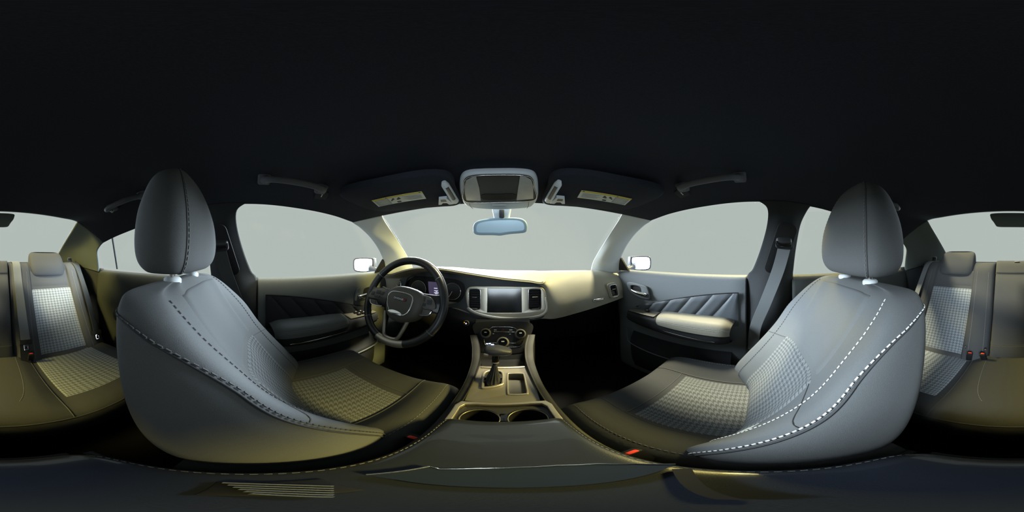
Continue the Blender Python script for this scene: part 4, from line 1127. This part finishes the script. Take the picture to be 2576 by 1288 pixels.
for P, sd in (([(1169, 470), (1173, 455), (1190, 446), (1197, 446), (1205, 475), (1209, 505), (1174, 504), (1170, 488)], -1), ([(1309, 444), (1322, 446), (1336, 454), (1341, 470), (1341, 500), (1300, 504), (1304, 475)], 1)):
    q = op(P, .005)
    ln = plate('map_lamp', OO+ON*.005, OM, [q], .003, 'lens', OC, .0008, label='frosted map lamp lens')
plate('tray_recess', OO+ON*.0045, OM, [sm2(op([(1214, 490), (1255, 489), (1295, 489), (1294, 501), (1255, 503), (1216, 502)], .0045), 40)], .002, 'black', OC)
tube_obj('glasses_bin_edge', spline([OO+OM @ Vector((*q, .003)) for q in op([(1181, 512), (1184, 520), (1190, 525)], .003)], 8), .0008, 'dash_dark', OC, 5)
tube_obj('glasses_bin_edge', spline([OO+OM @ Vector((*q, .003)) for q in op([(1330, 509), (1329, 518), (1325, 525)], .003)], 8), .0008, 'dash_dark', OC, 5)
q = op([(1255, 517)], .003)[0]; rbox('bin_latch', OO+OM @ Vector((*q, .002)), (.05, .006, .004), 'pillar', OC, .0018, OM)

# rear-view mirror
RO = Vector((-.003, .640, .120)); RN = Vector((-.03, -.97, -.22)).normalized(); RM = frame(RN)
RV = thing('rearview_mirror', (0, .66, .09), 'rear-view mirror hanging from the windscreen, pale blue glare painted into its glass', 'mirror')
rv = sm2(to2d([hit(px, py, RO, RN) for px, py in ((1194, 577), (1198, 563), (1217, 556), (1255, 552), (1300, 552), (1317, 557), (1323, 568), (1321, 580), (1308, 583), (1284, 585), (1264, 588), (1255, 589), (1240, 588), (1200, 587))], RO, RM), 90)
plate('mirror_shell', RO, RM, [rv], .024, 'mirror_back', RV, .007)
plate('mirror_glass', RO+RN*.001, RM, [[(a*.93, b*.86) for a, b in rv]], .002, 'mirror_glare', RV)
rows = []
for (y, z, hw, hh) in ((.655, .136, .020, .012), (.66, .150, .030, .014), (.655, .170, .034, .016), (.645, .192, .038, .014)):
    rows.append([(hw*math.copysign(abs(math.cos(a))**.6, math.cos(a)), y+hh*math.copysign(abs(math.sin(a))**.6, math.sin(a)), z) for a in [2*PI*q/12 for q in range(12)]])
surf_obj('mirror_mount', Surf(rows, cu=True), 36, 16, 'console_plastic', RV, cap=True)
rbox('sensor_window', (0, .632, .168), (.020, .008, .034), 'dash_dark', RV, .003)

# sun visors (right built from the photo, left mirrored)
VN = Vector((-.06, -.17, -1)).normalized(); VO = Vector((.32, .42, .205))
for s, side in ((1, 'passenger'), (-1, 'driver')):
    f = (lambda v: Vector(v)) if s > 0 else mirx
    T = thing('sun_visor', f((.30, .42, .19)), 'charcoal sun visor stowed above the %s seat, warning label on it' % side, 'sun visor', 'sun visors')
    def vz(x, y): return VO.z-(.06*(x-VO.x)+.17*(y-VO.y))
    P = [(.14, .38), (.30, .33), (.42, .29), (.465, .31), (.472, .40), (.44, .475), (.36, .512), (.22, .550), (.145, .556), (.135, .47)]
    ol = [(p.x, p.y) for p in spline([(a, b, 0) for a, b in P], 60, closed=True)]
    top_ = [f((a, b, vz(a, b)+.016)) for a, b in ol]; bot = [f((a, b, vz(a, b))) for a, b in ol]
    c0 = (sum(a for a, b in ol)/60, sum(b for a, b in ol)/60)
    in_ = [f(((a-c0[0])*.96+c0[0], (b-c0[1])*.93+c0[1], vz(a, b)-.005)) for a, b in ol]
    V = top_+bot+in_; F = [tuple(range(60))]+[tuple(range(179, 119, -1))]
    for r_ in (0, 60): F += [(r_+k_, r_+(k_+1) % 60, r_+60+(k_+1) % 60, r_+60+k_) for k_ in range(60)]
    mk('visor_panel', V, F, 'headliner', T, sharp=70)
    vN = f(VN); e0 = VO+VN*.006
    lab = [hit(px, py, e0, VN) for px, py in ((1463, 478.5), (1590, 500), (1572, 516), (1452, 497))]
    lb = slab('warning_label', [f(p) for p in lab], vN, .0006, 'label_white', T)
    q = lambda u, v: (lab[0].lerp(lab[1], u)).lerp(lab[3].lerp(lab[2], u), v)+VN*.0007
    slab('label_band', [f(q(*t)) for t in ((.0, .0), (1., .0), (1., .18), (.0, .18))], vN, .0003, 'label_yellow', lb)
    slab('label_shade', [f(q(*t)) for t in ((.67, .20), (.97, .20), (.97, .95), (.67, .95))], vN, .0003, 'label_grey', lb)
    for (u0, u1, v0, n_) in ((.05, .40, .30, 6), (.70, .94, .28, 6)):
        for k_ in range(n_):
            v_ = v0+.10*k_
            slab('print_line', [f(q(*t)+VN*.0003) for t in ((u0, v_), (u1-.04*((k_*7) % 3), v_), (u1-.04*((k_*7) % 3), v_+.03), (u0, v_+.03))], vN, .0002, 'label_grey' if u0 < .5 else 'label_white', lb)
    for poly in (((.45, .28), (.47, .26), (.53, .50), (.51, .56), (.44, .52)), ((.56, .26), (.60, .30), (.62, .44), (.65, .50), (.64, .62), (.60, .50), (.56, .44)), ((.47, .74), (.55, .74), (.55, .92), (.47, .92)), ((.03, .05), (.055, .02), (.065, .12), (.03, .12)), ((.68, .05), (.70, .02), (.71, .12), (.68, .12))):
        slab('pictogram', [f(q(*t)+VN*.0003) for t in poly], vN, .0002, 'label_ink', lb)
    # end grip and clip
    g0 = hit(1407, 452, e0, VN); g1 = hit(1379, 500, e0, VN)
    V, F = tube([f(g0+VN*.004), f(g0.lerp(g1, .1)+VN*.008), f(g0.lerp(g1, .75)+VN*.008), f(g1+VN*.006)], [.006, .011, .012, .012], 12)
    mk('visor_grip', V, F, 'console_plastic', T, sharp=60)
    a_, b_ = g0.lerp(g1, .12), g0.lerp(g1, .72); off_ = Vector((-.004, 0, 0))+VN*.016
    V, F = tube([f(a_+off_), f(b_+off_)], [.005, .0062], 10); mk('grip_pad', V, F, 'leather', T, sharp=60)
    cc = [hit(px, py, e0, VN) for px, py in ((1383, 506), (1392, 498), (1400, 491), (1420, 493), (1421, 507), (1414, 507), (1410, 503), (1400, 503), (1394, 507))]
    slab('visor_clip', [f(p+VN*.010) for p in cc], -vN, .010, 'console_plastic', T)
    ch = [hit(px, py, e0, VN) for px, py in ((1403, 494), (1416, 494.5), (1415, 500), (1400, 499))]
    slab('clip_opening', [f(p+VN*.0105) for p in ch], -vN, .0012, 'leather', T)

# headliner tiles
for s, side in ((-1, 'driver'), (1, 'passenger')):
    u, v = .5+s*.315, .345
    c = CEIL.p(u, v); n = CEIL.n(u, v); n = n if n.z < 0 else -n
    T = thing('headliner_tile', c+n*.006, 'small square clip cover in the headliner above the %s door' % side, 'clip cover', 'headliner clip covers')
    M = frame(n, (0, -1, 0)) @ Matrix.Rotation(.15, 3, 'Z')
    plate('cover', c+n*.006, M, [rrect(.042, .042, .006)], .006, 'pillar_dark', T, .0015)
    rbox('cover_slot', c+n*.0062, (.016, .003, .001), 'pillar', T, 0, M)

# grab handles
def grab(s, ys, dz_, label):
    f = (lambda v: Vector(v)) if s > 0 else mirx
    y0, y1 = ys
    def cz_(x, y):
        best = min(((CEIL.p(.5+.5*i/40, j/60)-Vector((x, y, .25))).xy.length, CEIL.p(.5+.5*i/40, j/60).z) for i in range(20, 40) for j in range(8, 58))
        return best[1]
    e0 = Vector((.492, y0, cz_(.492, y0)-.004)); e1 = Vector((.492, y1, cz_(.492, y1)-.004))
    T = thing('grab_handle', f((e0+e1)/2-Vector((0, 0, .05))), label, 'grab handle', 'roof grab handles')
    dy = (y1-y0); k = Vector((-.055, 0, -.020))
    pts = [e0, e0+k*.45+Vector((0, dy*.03, -.004)), e0+k*.92+Vector((0, dy*.12, -.006)), e0.lerp(e1, .3)+k*1.05+Vector((0, 0, -.004)), e0.lerp(e1, .7)+k*1.05+Vector((0, 0, -.004)), e1+k*.92-Vector((0, dy*.12, .006)), e1+k*.45-Vector((0, dy*.03, .004)), e1]
    P = spline([f(p) for p in pts], 40)
    rr_ = [.015 if (t < 5 or t > 35) else .0105 for t in range(41)]
    V, F = tube(P, rr_, 12); mk('handle_bar', V, F, 'handle', T, sharp=70)
    for e in (e0, e1):
        V, F = rbox_vf(f(e+Vector((.0, 0, .002))), (.045, .040, .018), .007, Matrix.Rotation(s*.45, 3, 'Y')); mk('handle_foot', V, F, 'handle', T, sharp=60)
    if y0 < 0:
        p = e1+Vector((-.012, .02, -.018))
        V, F = tube(spline([f(p), f(p+Vector((-.008, 0, -.010))), f(p+Vector((-.016, .0, -.004)))], 10), .004, 8); mk('coat_hook', V, F, 'lens', T)
    return T
grab(-1, (.245, .055), 0, 'dark roof grab handle above the driver door window')
grab(1, (.245, .055), 0, 'dark roof grab handle above the passenger front window')
grab(-1, (-.36, -.53), 0, 'dark roof grab handle with coat hook above the window behind the driver')
grab(1, (-.36, -.53), 0, 'dark roof grab handle with coat hook above the window behind the passenger')

# high brake lamp at the top of the rear window
rows = []
for (y, z, hw, h) in ((-.785, .202, .118, .010), (-.80, .194, .116, .017), (-.83, .186, .108, .020), (-.87, .172, .100, .016), (-.885, .165, .095, .006)):
    rows.append([(hw*math.copysign(abs(math.cos(a))**.4, math.cos(a)), y, z+h*math.copysign(abs(math.sin(a))**.5, math.sin(a))) for a in [2*PI*q/20 for q in range(20)]])
BL = thing('brake_lamp', (0, -.83, .16), 'grey housing of the high brake lamp at the top of the rear window', 'brake lamp')
surf_obj('lamp_housing', Surf(rows, cu=True), 60, 16, 'pillar_rear', BL, cap=True)
rbox('lamp_lens', (0, -.888, .166), (.15, .006, .012), 'red_mark', BL, .002)

# door mirrors outside
for s, side in ((-1, 'driver'), (1, 'passenger')):
    f = (lambda v: Vector(v)) if s > 0 else mirx
    c = Vector((.95, .840, -.062)); n = Vector((-.42, -.90, 0.02)).normalized(); M = frame(n)
    T = thing('door_mirror', f(c-Vector((0, 0, .07))), 'silver-grey outside mirror beyond the %s door window' % side, 'mirror', 'door mirrors')
    P0 = [(-.082, .040), (-.070, .052), (0, .056), (.065, .052), (.088, .038), (.092, 0), (.086, -.040), (.06, -.054), (0, -.056), (-.066, -.050), (-.080, -.036), (-.084, 0)]
    ol = sm2(P0, 48)
    rings = []
    for (off, k_) in ((.006, .93), (.010, .99), (.0, 1.04), (-.03, 1.05), (-.06, .95), (-.085, .72), (-.098, .40)):
        rings.append([f(c+M @ Vector((a*k_, b*k_, off))) for a, b in ol[::3]])
    surf_obj('mirror_housing', Surf(rings, cu=True), 48, 22, 'mirror_body', T, cap=True)
    gl_ = [f(c+M @ Vector((a*.86, b*.86, .0105))) for a, b in ol]
    slab('mirror_glass', gl_, f(M.col[2]), .002, 'mirror', T)
    V, F = tube([f(p) for p in ((.89, .86, -.09), (.82, .84, -.098), (.76, .82, -.100))], [.022, .020, .026], 14)
    mk('mirror_arm', V, F, 'mirror_body', T, sharp=60)

# ------------------------------------------------------------------ lift the whole car so its floor is at z = 0
for o in list(COL.objects):
    if o.parent is None: o.location.z += ZC
bpy.context.view_layer.update()
